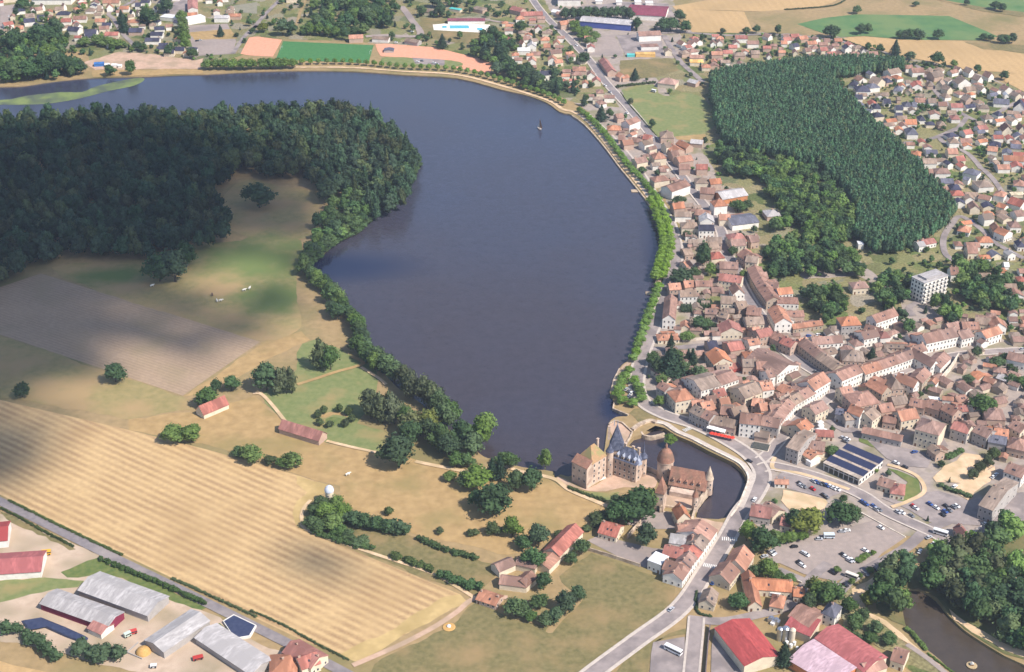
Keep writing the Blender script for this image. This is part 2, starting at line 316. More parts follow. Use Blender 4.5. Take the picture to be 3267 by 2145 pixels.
# materials of the land
M_DRY = mat('dry_grass', (.26, .185, .092), (.34, .24, .122), .22, (.18, .16, .066), .018, fac3=(.45, .7))
M_GOLD = mat('golden_meadow', (.30, .20, .09), (.40, .27, .125), .18, (.235, .185, .075), .03, fac3=(.5, .72))
M_PAST = mat('pasture', (.128, .115, .048), (.205, .168, .076), .35, (.27, .19, .092), .04, fac3=(.47, .68))
M_LAWN = mat('lawn', (.135, .17, .06), (.20, .21, .085), .25, (.27, .215, .095), .045, fac3=(.52, .7))
M_GREEN = mat('green_grass', (.085, .125, .035), (.15, .17, .055), .3, (.22, .19, .075), .04, fac3=(.55, .75))
M_PITCH = mat('pitch_turf', (.045, .15, .05), (.07, .19, .065), .3)
M_MEAD = mat('meadow_mix', (.225, .19, .08), (.30, .235, .105), .2, (.34, .235, .115), .03, fac3=(.42, .6))
def patch(m, spots, col):                                   # soft damp hollows where the grass stays green
    n = m.node_tree.nodes; l = m.node_tree.links; b = n['Principled BSDF']
    for t, px, py, rx, ry in spots:
        src = b.inputs['Base Color'].links[0].from_socket; g = n.new('ShaderNodeNewGeometry'); s = n.new('ShaderNodeVectorMath'); s.operation = 'SUBTRACT'; l.new(g.outputs['Position'], s.inputs[0]); s.inputs[1].default_value = G(t, px, py)
        k = n.new('ShaderNodeVectorMath'); k.operation = 'MULTIPLY'; l.new(s.outputs[0], k.inputs[0]); k.inputs[1].default_value = (1/rx, 1/ry, 0); ln = n.new('ShaderNodeVectorMath'); ln.operation = 'LENGTH'; l.new(k.outputs[0], ln.inputs[0])
        no = n.new('ShaderNodeTexNoise'); no.inputs['Scale'].default_value = .05; no.inputs['Detail'].default_value = 5; l.new(g.outputs['Position'], no.inputs[0]); a = n.new('ShaderNodeMath'); a.operation = 'ADD'; l.new(ln.outputs['Value'], a.inputs[0]); l.new(no.outputs['Fac'], a.inputs[1])
        mr = n.new('ShaderNodeMapRange'); mr.interpolation_type = 'SMOOTHSTEP'; mr.inputs[1].default_value = .7; mr.inputs[2].default_value = 1.5; mr.inputs[3].default_value = 1; mr.inputs[4].default_value = 0; l.new(a.outputs[0], mr.inputs[0])
        mx = n.new('ShaderNodeMixRGB'); l.new(mr.outputs[0], mx.inputs[0]); l.new(src, mx.inputs[1]); mx.inputs[2].default_value = (*col, 1); l.new(mx.outputs[0], b.inputs['Base Color'])
patch(M_MEAD, [('Z', 600, 600, 75, 60), ('Z', 640, 690, 45, 40), ('Z', 250, 640, 50, 20)], (.125, .165, .05))
M_PLOUGH = striped('stubble_plot', (.34, .245, .165), (.22, .155, .105), rdir('Z', 100, 640, 605, 795), 2.8, (.27, .21, .125), .03, .45, 1.6)
M_WHEAT = striped('wheat_stubble', (.50, .345, .175), (.30, .19, .098), rdir('Z', 100, 1010, 800, 1325), 5.0, (.38, .255, .125), .02, .78, 1.1)
M_WHEAT2 = striped('far_stubble', (.45, .30, .145), (.34, .22, .10), rdir('C', 1850, 100, 2000, 300), 9.0, (.35, .24, .115), .012, .3, 2.0)
M_CROP = mat('green_crop', (.07, .15, .055), (.10, .185, .065), .08, (.13, .19, .07), .02)
M_ROAD = mat('asphalt', (.175, .155, .16), (.235, .205, .205), .35, (.29, .25, .235), .06, rough=.85, fac3=(.5, .72))
M_ROAD2 = mat('pale_road', (.255, .215, .205), (.315, .265, .25), .3, (.20, .17, .165), .08)
M_LOT = mat('parking_gravel', (.27, .222, .20), (.335, .27, .24), .3, (.225, .19, .175), .03, fac3=(.48, .68))
M_SAND = mat('sand_path', (.55, .38, .24), (.66, .48, .31), .4, (.46, .34, .2), .1)
M_PINK = mat('pink_gravel', (.43, .285, .205), (.52, .36, .265), .3, (.36, .26, .18), .06)
M_YARD = mat('farm_yard', (.40, .30, .22), (.50, .385, .29), .2, (.30, .24, .16), .05, fac3=(.45, .65))
M_STUB = mat('plain_stubble', (.42, .30, .135), (.50, .36, .165), .25, (.36, .26, .11), .05)
M_TERRA = mat('clay_court', (.58, .27, .17), (.66, .32, .21), .3)
M_PAVE = mat('pavement', (.42, .36, .32), (.52, .45, .39), .5)
M_WHITE = mat('road_paint', (.75, .74, .72), (.6, .59, .57), 1.0)
# gardens: parcels of lawn, gravel and beds
def garden_mat(name, cell, cols):
    m = bpy.data.materials.new(name); m.use_nodes = True; MATS[name] = m; n = m.node_tree.nodes; l = m.node_tree.links; b = n['Principled BSDF']; b.inputs['Roughness'].default_value = .9; b.inputs['Specular IOR Level'].default_value = .1
    g = n.new('ShaderNodeNewGeometry'); nz = n.new('ShaderNodeTexNoise'); nz.inputs['Scale'].default_value = .07; l.new(g.outputs['Position'], nz.inputs[0])
    add = n.new('ShaderNodeVectorMath'); add.operation = 'MULTIPLY_ADD'; l.new(nz.outputs['Color'], add.inputs[0]); add.inputs[1].default_value = (22, 22, 0); l.new(g.outputs['Position'], add.inputs[2])
    v = n.new('ShaderNodeTexVoronoi'); v.voronoi_dimensions = '2D'; v.inputs['Scale'].default_value = 1/cell; l.new(add.outputs[0], v.inputs['Vector'])
    s = n.new('ShaderNodeSeparateColor'); l.new(v.outputs['Color'], s.inputs[0])
    r = n.new('ShaderNodeValToRGB'); r.color_ramp.interpolation = 'LINEAR'; el = r.color_ramp.elements
    while len(el) < len(cols): el.new(.5)
    for i, c in enumerate(cols): el[i].position = i/len(cols); el[i].color = (*c, 1)
    l.new(s.outputs[0], r.inputs[0])
    n2 = n.new('ShaderNodeTexNoise'); n2.inputs['Scale'].default_value = .6; n2.inputs['Detail'].default_value = 5; l.new(g.outputs['Position'], n2.inputs[0])
    mr = n.new('ShaderNodeMapRange'); mr.inputs[1].default_value = .3; mr.inputs[2].default_value = .7; mr.inputs[3].default_value = .62; mr.inputs[4].default_value = 1.3; l.new(n2.outputs['Fac'], mr.inputs[0])
    hs = n.new('ShaderNodeHueSaturation'); l.new(r.outputs[0], hs.inputs['Color']); l.new(mr.outputs[0], hs.inputs['Value']); l.new(hs.outputs[0], b.inputs['Base Color']); return m
M_GARD = garden_mat('garden_plots', 17, [(.115, .15, .05), (.20, .185, .08), (.26, .22, .12), (.15, .165, .06), (.29, .245, .19), (.095, .12, .042), (.23, .19, .10)])
M_TOWN = mat('town_yards', (.27, .225, .20), (.36, .295, .25), .25, (.20, .18, .10), .045, fac3=(.5, .68))
M_SOIL = mat('bank_soil', (.16, .11, .07), (.24, .17, .11), .5)
# ground with openings for the waters
big = [Vector((-6000, -1500, 0)), Vector((6000, -1500, 0)), Vector((6000, 9000, 0)), Vector((-6000, 9000, 0))]
ground = sheet('ground', big, M_DRY, 0.0, WATERS, 3.4)
# water
def water_mat():
    m = bpy.data.materials.new('lake_water'); m.use_nodes = True; n = m.node_tree.nodes; l = m.node_tree.links; b = n['Principled BSDF']
    b.inputs['Roughness'].default_value = .18; b.inputs['IOR'].default_value = 1.5; b.inputs['Specular IOR Level'].default_value = .5
    g = n.new('ShaderNodeNewGeometry')
    n0 = n.new('ShaderNodeTexNoise'); n0.inputs['Scale'].default_value = .006; n0.inputs['Detail'].default_value = 3; l.new(g.outputs['Position'], n0.inputs[0])
    r = n.new('ShaderNodeValToRGB'); r.color_ramp.elements[0].position = .1; r.color_ramp.elements[1].position = .9; r.color_ramp.elements[0].color = (.046, .037, .043, 1); r.color_ramp.elements[1].color = (.038, .043, .072, 1)
    sx = n.new('ShaderNodeSeparateXYZ'); l.new(g.outputs['Position'], sx.inputs[0])
    my = n.new('ShaderNodeMapRange'); my.inputs[1].default_value = 820; my.inputs[2].default_value = 1350; my.inputs[3].default_value = .15; my.inputs[4].default_value = .75; l.new(sx.outputs['Y'], my.inputs[0])   # warmer tone near the dam, bluer further off
    ad = n.new('ShaderNodeMath'); ad.operation = 'ADD'; l.new(my.outputs[0], ad.inputs[0]); mn = n.new('ShaderNodeMapRange'); mn.inputs[1].default_value = .3; mn.inputs[2].default_value = .7; mn.inputs[3].default_value = -.15; mn.inputs[4].default_value = .25; l.new(n0.outputs['Fac'], mn.inputs[0]); l.new(mn.outputs[0], ad.inputs[1]); l.new(ad.outputs[0], r.inputs[0]); ng = n.new('ShaderNodeTexNoise'); ng.inputs['Scale'].default_value = .16; ng.inputs['Detail'].default_value = 6; ng.inputs['Roughness'].default_value = .75; l.new(g.outputs['Position'], ng.inputs[0])
    mg = n.new('ShaderNodeMapRange'); mg.inputs[1].default_value = .3; mg.inputs[2].default_value = .7; mg.inputs[3].default_value = .84; mg.inputs[4].default_value = 1.16; l.new(ng.outputs['Fac'], mg.inputs[0])
    hg = n.new('ShaderNodeHueSaturation'); l.new(r.outputs[0], hg.inputs['Color']); l.new(mg.outputs[0], hg.inputs['Value']); l.new(hg.outputs[0], b.inputs['Base Color'])
    n1 = n.new('ShaderNodeTexNoise'); n1.inputs['Scale'].default_value = .55; n1.inputs['Detail'].default_value = 4; l.new(g.outputs['Position'], n1.inputs[0])
    bp = n.new('ShaderNodeBump'); bp.inputs['Strength'].default_value = .55; bp.inputs['Distance'].default_value = .25; l.new(n1.outputs['Fac'], bp.inputs['Height']); l.new(bp.outputs[0], b.inputs['Normal'])
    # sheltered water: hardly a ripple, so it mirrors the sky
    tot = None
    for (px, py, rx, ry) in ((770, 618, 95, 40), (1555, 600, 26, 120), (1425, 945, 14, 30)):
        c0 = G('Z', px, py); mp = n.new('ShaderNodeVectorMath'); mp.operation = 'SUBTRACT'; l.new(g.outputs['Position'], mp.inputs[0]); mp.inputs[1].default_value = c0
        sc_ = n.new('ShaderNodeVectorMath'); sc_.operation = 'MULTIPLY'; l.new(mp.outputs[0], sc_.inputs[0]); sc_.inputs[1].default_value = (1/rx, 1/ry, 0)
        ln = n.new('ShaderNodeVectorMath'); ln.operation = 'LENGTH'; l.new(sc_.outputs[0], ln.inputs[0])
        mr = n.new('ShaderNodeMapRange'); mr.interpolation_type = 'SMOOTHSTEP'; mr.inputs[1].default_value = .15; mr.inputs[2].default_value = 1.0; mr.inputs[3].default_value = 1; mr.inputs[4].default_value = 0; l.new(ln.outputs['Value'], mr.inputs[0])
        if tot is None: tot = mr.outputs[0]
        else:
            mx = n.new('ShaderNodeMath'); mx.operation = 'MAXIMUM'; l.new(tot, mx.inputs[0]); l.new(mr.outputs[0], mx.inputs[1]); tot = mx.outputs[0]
    hs2 = n.new('ShaderNodeMixRGB'); l.new(tot, hs2.inputs[0]); l.new(hg.outputs[0], hs2.inputs[1]); hs2.inputs[2].default_value = (.010, .014, .040, 1); l.new(hs2.outputs[0], b.inputs['Base Color'])   # sky's blue reflection put into the base colour of the calm patches
    for sock, a, z in ((bp.inputs['Strength'], .55, .06), (b.inputs['Roughness'], .18, .03)):
        q = n.new('ShaderNodeMapRange'); q.inputs[3].default_value = a; q.inputs[4].default_value = z; l.new(tot, q.inputs[0]); l.new(q.outputs[0], sock)
    return m
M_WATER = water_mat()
M_POND = M_WATER.copy(); M_POND.name = 'pond_water'
for e, c in zip([q for q in M_POND.node_tree.nodes if q.type == 'VALTORGB'][0].color_ramp.elements, ((.062, .046, .032, 1), (.05, .042, .036, 1))): e.color = c
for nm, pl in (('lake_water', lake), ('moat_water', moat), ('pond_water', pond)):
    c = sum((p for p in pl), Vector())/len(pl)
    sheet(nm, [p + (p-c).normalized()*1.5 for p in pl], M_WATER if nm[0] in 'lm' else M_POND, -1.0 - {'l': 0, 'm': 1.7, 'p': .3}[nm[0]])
al = sheet('floating_weed', catmull(GL('A', '-700 930 0 925 250 885 560 852 760 850 900 795 1250 722 1335 735 1240 792 1000 842 730 912 400 962 0 968 -700 960', -.95), 3, True), mat('pond_weed', (.13, .175, .062), (.19, .23, .085), .12, (.08, .10, .07), .05, fac3=(.4, .62)), -.94)
al['kind'] = 'stuff'
# fields, meadows, yards: thin sheets, each a few centimetres above the one below
ZL = [0.03]
AREAS = []
def ragged(p, step=5.0, amp=1.3):
    out = []; rr = random.Random(int(p[0].x*7))
    for a, b in zip(p, p[1:]+p[:1]):
        L = (b-a).length; k = max(1, min(60, int(L/step))); out.append(a)
        nn = Vector((-(b-a).y, (b-a).x, 0)).normalized(); w = 0
        for i in range(1, k): w = w*.6 + rr.uniform(-1, 1)*amp*min(1, L/25); out.append(a.lerp(b, i/k) + nn*w)
    return out
def area(name, t, s, m, smooth=0, z=None):
    p = GL(t, s) if isinstance(s, str) else s
    if m not in (M_TOWN, M_GARD): AREAS.append(p)
    if m in (M_DRY, M_GOLD, M_PAST, M_LAWN, M_GREEN, M_MEAD, M_GARD, M_TOWN, M_YARD, M_PINK, M_SAND, M_STUB): p = ragged(p)
    if smooth: p = catmull(p, smooth, True)
    ZL[0] += .004
    return sheet(name, p, m, z if z is not None else ZL[0])
town1 = GL('Z', '1560 690 1590 560 1560 480 1480 380 1380 270 1300 215 1160 160 1150 120 1210 60 1240 -20 1560 -30 1580 70 1760 75 1960 85 2100 135 2200 150 2420 220 2600 600 2600 1000 2480 1180 2420 1230 2240 1260 2180 1240 1800 1280 1740 1200 1760 1100 1650 1000 1500 940 1470 880 1500 790')
area('town_ground', 'Z', town1, M_TOWN)
area('suburb_gardens', 'Z', '1580 75 1760 78 1960 88 2100 140 2200 155 2430 225 2700 600 2700 980 2450 850 2250 740 2060 660 1980 590 1900 600 1840 660 1740 560 1680 440 1620 330 1550 210 1500 150 1590 130', M_GARD)
area('suburb_gardens', 'Z', '-200 -40 1240 -40 1320 90 1400 190 1440 250 1340 240 1150 150 860 100 640 90 560 130 470 160 215 150 200 120 -200 120', M_GARD)
area('town_gardens', 'Z', '1580 700 1590 640 1640 640 1700 600 1760 560 1870 650 1990 640 2090 690 2110 740 2000 760 1900 780 1860 760 1800 690 1720 660 1640 760', M_GARD)
area('wheat_field', 'Z', '-300 850 0 930 300 1000 480 1045 690 1105 765 1128 765 1140 722 1163 700 1185 700 1210 715 1238 900 1312 1070 1382 1085 1398 825 1538 700 1487 500 1392 250 1272 0 1150 -300 1020', M_WHEAT)
area('wheat_headland', 'Z', '1030 1388 1070 1382 1085 1398 825 1538 790 1522 900 1470', M_STUB)
area('wheat_headland', 'Z', '690 1105 765 1128 765 1140 722 1163 700 1185 700 1210 712 1236 690 1226 680 1195 690 1165 715 1145 690 1125', M_STUB)
area('stubble_plot', 'Z', '-300 760 -100 700 0 668 95 636 605 795 425 920 0 778 -300 690', M_PLOUGH)
area('stubble_edge', 'Z', '520 860 610 795 700 770 720 790 600 850 500 910 425 922', M_GOLD)
area('dry_pasture', 'Z', '-300 705 0 782 425 922 445 935 470 950 300 975 0 925 -300 845', M_MEAD)
area('meadow', 'Z', catmull(GL('Z', '120 622 350 600 450 570 560 560 600 540 700 560 690 640 690 700 700 740 690 770 605 792 440 742 270 690'), 3, True), M_MEAD)
area('clearing', 'Z', catmull(GL('Z', '560 420 640 430 730 450 740 500 725 550 640 555 560 545 500 500'), 3, True), M_MEAD)
area('clearing', 'Z', catmull(GL('F', '790 130 1010 10 1040 40 950 230 840 250'), 3, True), M_GOLD)
area('park_meadow', 'Z', '470 955 590 920 650 975 750 1035 880 1050 1080 1090 1270 1110 1300 1130 1420 1185 1400 1210 1370 1240 1290 1255 1180 1290 960 1240 800 1180 790 1130 700 1105 500 1040 300 1000 300 975', M_GOLD)
area('park_lawn', 'Z', catmull(GL('Z', '610 915 690 860 690 820 730 790 850 840 880 880 860 950 830 985 905 1005 930 1030 880 1050 760 1030 700 1000 640 960'), 2, True), M_LAWN)
area('flower_bed', 'J', catmull(GL('J', '690 750 760 725 850 745 860 775 780 795 710 790'), 3, True), M_GREEN)
area('garden_ring', 'J', catmull(GL('J', '640 720 730 680 850 690 900 730 860 720 760 705 690 735'), 2, True), M_GOLD)
area('overgrown_strip', 'Z', '722 1165 770 1175 830 1190 920 1235 1040 1280 1165 1320 1120 1385 1070 1375 900 1305 720 1235 705 1205', M_PAST)
area('pasture', 'Z', '1375 1285 1470 1320 1570 1360 1560 1420 1490 1490 1360 1575 1250 1640 800 1640 870 1545 1050 1455 1110 1400 1170 1430 1270 1460 1345 1390 1300 1340', M_PAST)
area('bare_path', 'O', catmull(GL('O', '750 890 700 960 560 1090 470 1200 410 1190 430 1150 540 1060 680 930'), 2, True), M_DRY)
area('farmyard', 'Z', '-250 1270 0 1195 60 1215 230 1290 300 1330 470 1420 560 1470 700 1540 760 1575 500 1640 300 1560 60 1500 -250 1450', M_YARD)
area('farm_lawn', 'M', '560 640 900 510 960 540 1560 800 1930 960 1860 990 1480 860 1040 680 620 690', M_GREEN)
area('farm_verge', 'M', '-100 720 420 690 780 720 720 780 380 830 0 920 -100 900', M_LAWN)
area('farm_verge', 'M', '0 80 170 150 700 430 640 440 300 260 60 150', M_PAST)
area('farm_paddock', 'M', '-60 1440 120 1500 480 1570 460 1700 -60 1700', M_WHEAT2)
area('farm_lawn', 'M', '1940 1140 2030 1110 2170 1240 2130 1290', M_GREEN)
area('roadside_lawn', 'O', '1560 1200 1700 1160 1720 1210 1380 1260 1240 1380 1120 1480 1060 1563 1240 1700 1370 1600 1390 1300', M_PAST)
# castle grounds
area('castle_yard', 'V', catmull(GL('V', '0 870 180 955 410 1060 700 900 800 850 1000 920 1130 960 1260 830 1440 860 1430 1010 1330 1040 950 1030 700 1090 420 1080 150 1000 0 960'), 2, True), M_PINK)
area('castle_terrace', 'V', '740 130 830 80 930 110 1070 235 1040 320 960 430 900 430 800 300', M_PINK)
area('castle_lawn', 'V', catmull(GL('V', '0 990 100 1000 350 1080 700 1110 900 1100 760 1230 650 1200 300 1110 120 1030'), 2, True), M_LAWN)
area('outer_court', 'V', '1520 1060 2000 1130 2030 1190 1960 1370 1520 1310', M_PINK)
area('gate_square', 'V', '1240 1380 1530 1390 1940 1430 1900 1563 1700 1640 1250 1640 1000 1563', M_LOT)
area('moatside_garden', 'O', '1740 150 1790 135 2060 185 2040 260 1990 310 1850 270 1760 230', M_PINK)
area('dam_garden', 'K', '1180 690 1230 650 1300 650 1440 740 1330 780 1260 770', M_PAST)
area('inn_yard', 'O', '790 350 900 300 1400 420 1700 440 1480 620 1330 600 1200 560', M_LOT)
# sports ground and lakeside leisure park
area('clay_pitch', 'B', GL('A', '2220 500 2300 350 2373 340') + GL('B', '290 370 205 525 0 515'), M_TERRA)
area('football_pitch', 'B', '300 383 1135 420 1090 575 1050 585 430 560 235 540', M_PITCH)
area('pink_parking', 'B', '1150 410 1240 405 1700 440 2100 540 2230 590 2210 680 1900 630 1880 600 1950 590 1850 560 1300 530 1200 520 1170 470', M_TERRA)
area('grass_island', 'B', catmull(GL('B', '1200 560 1260 525 1500 540 1850 560 1960 590 1900 620 1600 610 1300 590'), 2, True), M_LAWN)
area('car_park', 'B', '1490 535 1790 555 1790 610 1520 590', M_ROAD2)
area('beach', 'A', '760 580 1100 480 1400 500 1800 560 1880 540 1860 640 1750 640 1300 640 880 650', M_PINK)
area('beach_lawn', 'A', '840 650 1880 640 1880 684 1300 700 860 712', M_GOLD)
area('school_yard', 'A', '1720 240 2100 220 2180 380 2150 500 1800 520 1760 380', M_LOT)
area('school_lawn', 'A', '1750 300 2130 270 2190 360 1790 370', M_GOLD)
area('sports_court', 'A', '2130 60 2373 20 2373 130 2150 110', mat('court_green', (.20, .19, .14), (.25, .23, .17), .2))
area('parking_lot', 'A', '1490 130 1640 0 1740 0 1730 130 1640 190', M_ROAD2)
area('lane_lot', 'A', '0 60 150 40 100 150 30 330 0 340', M_LOT)
area('pool_lawn', 'B', '1560 160 1800 180 2230 230 2373 290 2373 420 1900 400 1600 330', M_PAST)
pd = area('pool_deck', 'B', '1680 230 1790 220 2210 230 2210 275 2150 305 1690 280', mat('pool_deck', (.66, .62, .55), (.74, .69, .62), .4))
area('factory_square', 'C', '900 330 1040 330 1130 520 830 510 870 420', M_LOT)
area('school_ground', 'C', '1060 330 1240 320 1480 380 1500 520 1160 540', M_ROAD2)
area('orchard_meadow', 'C', '1100 560 1560 540 1640 650 1500 700 1200 740 1090 700', M_PAST)
area('hill_meadow', 'C', catmull(GL('C', '1110 830 1400 780 1460 870 1560 890 1680 860 1800 880 1880 930 1990 1050 2000 1110 1880 1240 1620 1265 1430 1270 1350 1180 1240 1040'), 2, True), M_LAWN)
area('bare_bank', 'C', '1600 1265 1880 1240 1900 1290 1850 1360 1780 1310 1620 1290', M_GOLD)
area('works_yard', 'C', '700 60 1180 20 1540 40 1600 150 1500 170 1120 110 760 130', M_ROAD2)
# distant farmland
area('far_wheat', 'C', GL('C', '1580 60 2050 -20') + GL('D', '700 -20 600 30 440 80 0 110 -700 90') + GL('C', '2240 110 2330 310 1760 300 1700 200'), M_WHEAT2)
area('far_wheat', 'D', catmull(GL('D', '700 360 900 340 1250 370 1800 380 2000 440 2373 500 2800 560 2800 760 2300 680 2000 660 1800 640 1500 570 1300 530 1150 490 930 440 800 400'), 2, True), M_WHEAT2)
area('far_pasture', 'D', '-100 110 440 85 600 60 800 20 1400 60 1700 130 1300 150 900 140 520 175 280 225 520 320 0 310 -120 200', M_DRY)
area('far_crop', 'D', '275 225 520 170 820 135 1680 150 2000 280 2130 340 1950 375 1300 370 900 335 680 345 520 310', M_CROP)
area('far_meadow', 'D', '1700 10 2373 90 2373 160 2000 110 1560 0', M_PAST)
area('far_crop', 'D', '1560 -10 2420 -30 2420 120 2060 80', M_CROP)
area('far_meadow', 'D', '1820 390 2373 420 2500 500 2000 460', M_PAST)
area('far_wheat', 'D', '2130 720 2250 680 2700 700 2700 980 2373 850 2200 760', M_WHEAT2)
M_FLOOR = mat('grove_floor', (.085, .10, .038), (.14, .135, .055), .25, (.19, .15, .07), .05, fac3=(.5, .7))
area('grove_floor', 'P', '1560 470 1700 400 1900 380 2500 200 2500 1480 2200 1400 2010 1290 1830 1170 1690 1030 1570 880 1400 790 1230 820 1250 1000 1280 1140 1150 1090 1010 980 1000 760 1330 640', M_FLOOR)
area('riverside_gardens', 'P', '640 880 760 760 860 880 900 1040 1080 1140 1300 1320 1560 1520 1700 1640 1400 1640 1150 1380 700 1160', M_GARD)
# town squares and car parks
area('riverside_car_park', 'P', '0 440 280 330 520 290 980 165 1280 320 1060 470 1000 540 780 660 640 730 700 800 660 860 600 720 340 660 120 560 60 560 0 520', M_LOT)
area('hall_car_park', 'L', '130 1240 220 1230 560 1320 760 1400 660 1440 540 1480 190 1390 60 1330', M_ROAD2)
area('market_car_park', 'L', '1060 1480 1580 1410 1860 1500 2373 1420 2373 1760 1500 1700 1300 1580', M_ROAD2)
area('sand_square', 'L', '150 1400 540 1490 560 1520 480 1640 250 1620 130 1500', M_SAND)
area('cemetery_square', 'L', '1530 1290 1820 1060 1960 1080 2090 1180 1880 1340 1660 1330 1560 1330', M_SAND)
area('chestnut_walk', 'L', '1700 1390 2100 1180 2110 1240 1900 1480 1860 1500', M_SAND)
area('hall_lawn', 'L', '850 925 940 940 1180 1050 1150 1060 960 1000 850 955', M_GREEN)
area('house_lawn', 'L', '1110 1200 1200 1220 1400 1310 1420 1420 1270 1510 1200 1500 1300 1330', M_GREEN)
area('town_square', 'L', '530 770 600 740 850 850 1200 1000 1480 1060 1520 1120 1480 1200 1240 1180 1100 1110 860 880 700 870', M_ROAD2)
area('sand_walk', 'P', '780 800 1280 500 1330 500 1345 590 1200 640 1020 720 850 860 920 1010 1100 1090 1250 1210 1400 1350 1600 1500 1560 1510 1300 1300 1080 1130 880 1030 800 900', M_SAND)
area('riverside_lot', 'P', '60 620 130 600 340 690 330 740 90 660', M_ROAD2)
area('factory_yard', 'U', '280 560 450 520 640 985 660 1200 250 1200 260 700', M_ROAD2)
area('station_lot', 'O', '1400 1290 1690 1240 1700 1563 1640 1700 1360 1700 1380 1400', M_ROAD2)
area('pond_bank', 'P', '1680 980 1760 1050 2000 1190 2373 1370 2373 1430 1990 1250 1720 1080', M_SAND)
area('grove_path', 'P', '2040 640 2120 640 2180 690 2340 690 2300 730 2180 720 2100 730', M_PINK)
# ---------------------------------------------------------------- roads
def ribbon(name, pts, w, m, z, n=6):
    c = catmull(pts, n) if n > 1 else pts; v = []; f = []
    for i, p in enumerate(c):
        a = c[max(i-1, 0)]; b = c[min(i+1, len(c)-1)]; t = (b-a); t.z = 0; t.normalize(); nn = Vector((-t.y, t.x, 0))
        v += [(p.x+nn.x*w/2, p.y+nn.y*w/2, z), (p.x-nn.x*w/2, p.y-nn.y*w/2, z)]
        if i: k = 2*i; f.append((k-1, k+1, k, k-2))
    return structure(obj(name, mesh(name, v, f, m)))
def offset(c, d):
    out = []
    for i, p in enumerate(c):
        a = c[max(i-1, 0)]; b = c[min(i+1, len(c)-1)]; t = (b-a); t.z = 0; t.normalize(); out.append(p + Vector((-t.y, t.x, 0))*d)
    return out
ROADS = []
RZ = [0.36]
def road(name, pts, w, m=None, walk=0.0):
    RZ[0] += .004; ROADS.append((catmull(pts, 6), w/2 + walk))
    ribbon(name, pts, w, m or M_ROAD, RZ[0])
    if walk:
        c = catmull(pts, 6)
        for s in (1, -1):
            e = offset(c, s*(w/2 + walk/2)); v = []; f = []
            for i, p in enumerate(e):
                a = e[max(i-1, 0)]; b = e[min(i+1, len(e)-1)]; t = (b-a); t.z = 0; t.normalize(); nn = Vector((-t.y, t.x, 0))*walk/2
                q = [(p.x+nn.x, p.y+nn.y, RZ[0]-.1), (p.x+nn.x, p.y+nn.y, RZ[0]+.12), (p.x-nn.x, p.y-nn.y, RZ[0]+.12), (p.x-nn.x, p.y-nn.y, RZ[0]-.1)]
                v += q
                if i: k = 4*i; f += [(k-3, k-4, k, k+1), (k-2, k-3, k+1, k+2), (k-1, k-2, k+2, k+3)]
            structure(obj('pavement', mesh('pavement', v, f, M_PAVE)))
ZG = 0.0
road('farm_road', GL('Z', '-260 1040 0 1166 130 1230 250 1290 480 1402 700 1512 830 1580 950 1640'), 6.0, M_ROAD)
road('field_track', GL('Z', '820 1548 930 1500 1010 1458 1060 1425 1105 1392 1180 1390'), 3.2, M_PINK)
road('field_path', GL('Z', '1105 1392 1070 1370 1000 1332 860 1285 720 1236 702 1210 705 1185 722 1163'), 2.2, M_SAND)
road('lakeside_road', GL('Z', '1290 1640 1370 1572 1480 1490 1580 1415 1640 1330 1690 1250 1720 1195 1755 1150 1772 1105 1745 1062 1690 1025 1620 990 1545 965 1495 935 1480 890 1495 820 1525 745 1550 680 1572 600 1560 530 1520 460 1475 390 1420 325 1360 268'), 7.6, M_ROAD2, 1.8)
MAIN = GL('C', '250 -60 330 60 440 190 560 300 690 430 820 570 950 750 1150 970 1300 1150 1450 1350 1590 1530') + GL('G', '1740 170 1920 400 2030 580') + GL('R', '960 60 1090 270 1150 440 1260 660 1420 900 1570 1130 1700 1260') + GL('L', '130 90 330 240 600 400')
road('main_street', MAIN, 7.0, M_ROAD, 1.4)
road('curved_street', GL('L', '-60 1130 20 1060 110 950 250 790 380 670 560 560 620 440'), 6.0, M_ROAD2, 1.2)
road('upper_street', GL('L', '600 430 860 480 1040 390 1250 310 1450 230 1800 150 2373 110'), 6.0, M_ROAD2, 1.0)
road('old_town_lane', GL('L', '860 480 1060 570 1300 660 1480 760 1640 1000'), 4.5, M_ROAD2)
road('cross_street', GL('R', '0 1290 330 1270 700 1240 1200 1190 1380 1250'), 5.5, M_ROAD2)
road('hall_street', GL('Z', '1768 1090 1800 1085 1900 1110 2000 1150 2060 1190 2170 1240 2230 1270 2300 1230'), 7.0, M_ROAD2, 1.2)
road('parking_road', GL('P', '640 860 760 720 1000 580 1280 420 1480 250 1650 180 1900 60 2100 -60 2373 -300'), 6.5, M_ROAD2)
road('factory_street', GL('Z', '1600 1440 1680 1445 1760 1430 1830 1410 1880 1350 1925 1310'), 6.0, M_ROAD2)
road('side_road', GL('O', '1800 1060 1790 1200 1770 1400 1740 1720'), 6.5, M_ROAD2, 1.2)
road('hill_street', GL('C', '1500 330 1570 450 1660 580 1780 690 1860 760'), 6.0, M_ROAD2)
road('estate_edge_road', GL('C', '1480 310 1700 305 2100 330') + GL('D', '0 320 330 340 600 370 780 410 930 480'), 5.0, M_ROAD2)
road('estate_street', GL('D', '1300 590 1420 640 1600 900 1850 1080 2000 1100 2300 950'), 5.0, M_ROAD2)
road('estate_street', GL('D', '1850 1080 1760 1190 1600 1290 1850 1420 1980 1563'), 5.0, M_ROAD2)
road('estate_street', GL('D', '1200 1330 1500 1290 1750 1190'), 5.0, M_ROAD2)
road('estate_street', GL('H', '1990 0 2100 110 2250 330 2373 420'), 5.0, M_ROAD2)
road('hillside_lane', GL('H', '1740 930 1780 880 1650 790 1630 640 1700 520 1790 440 1980 560 2100 680 2373 830'), 5.0, M_ROAD2)
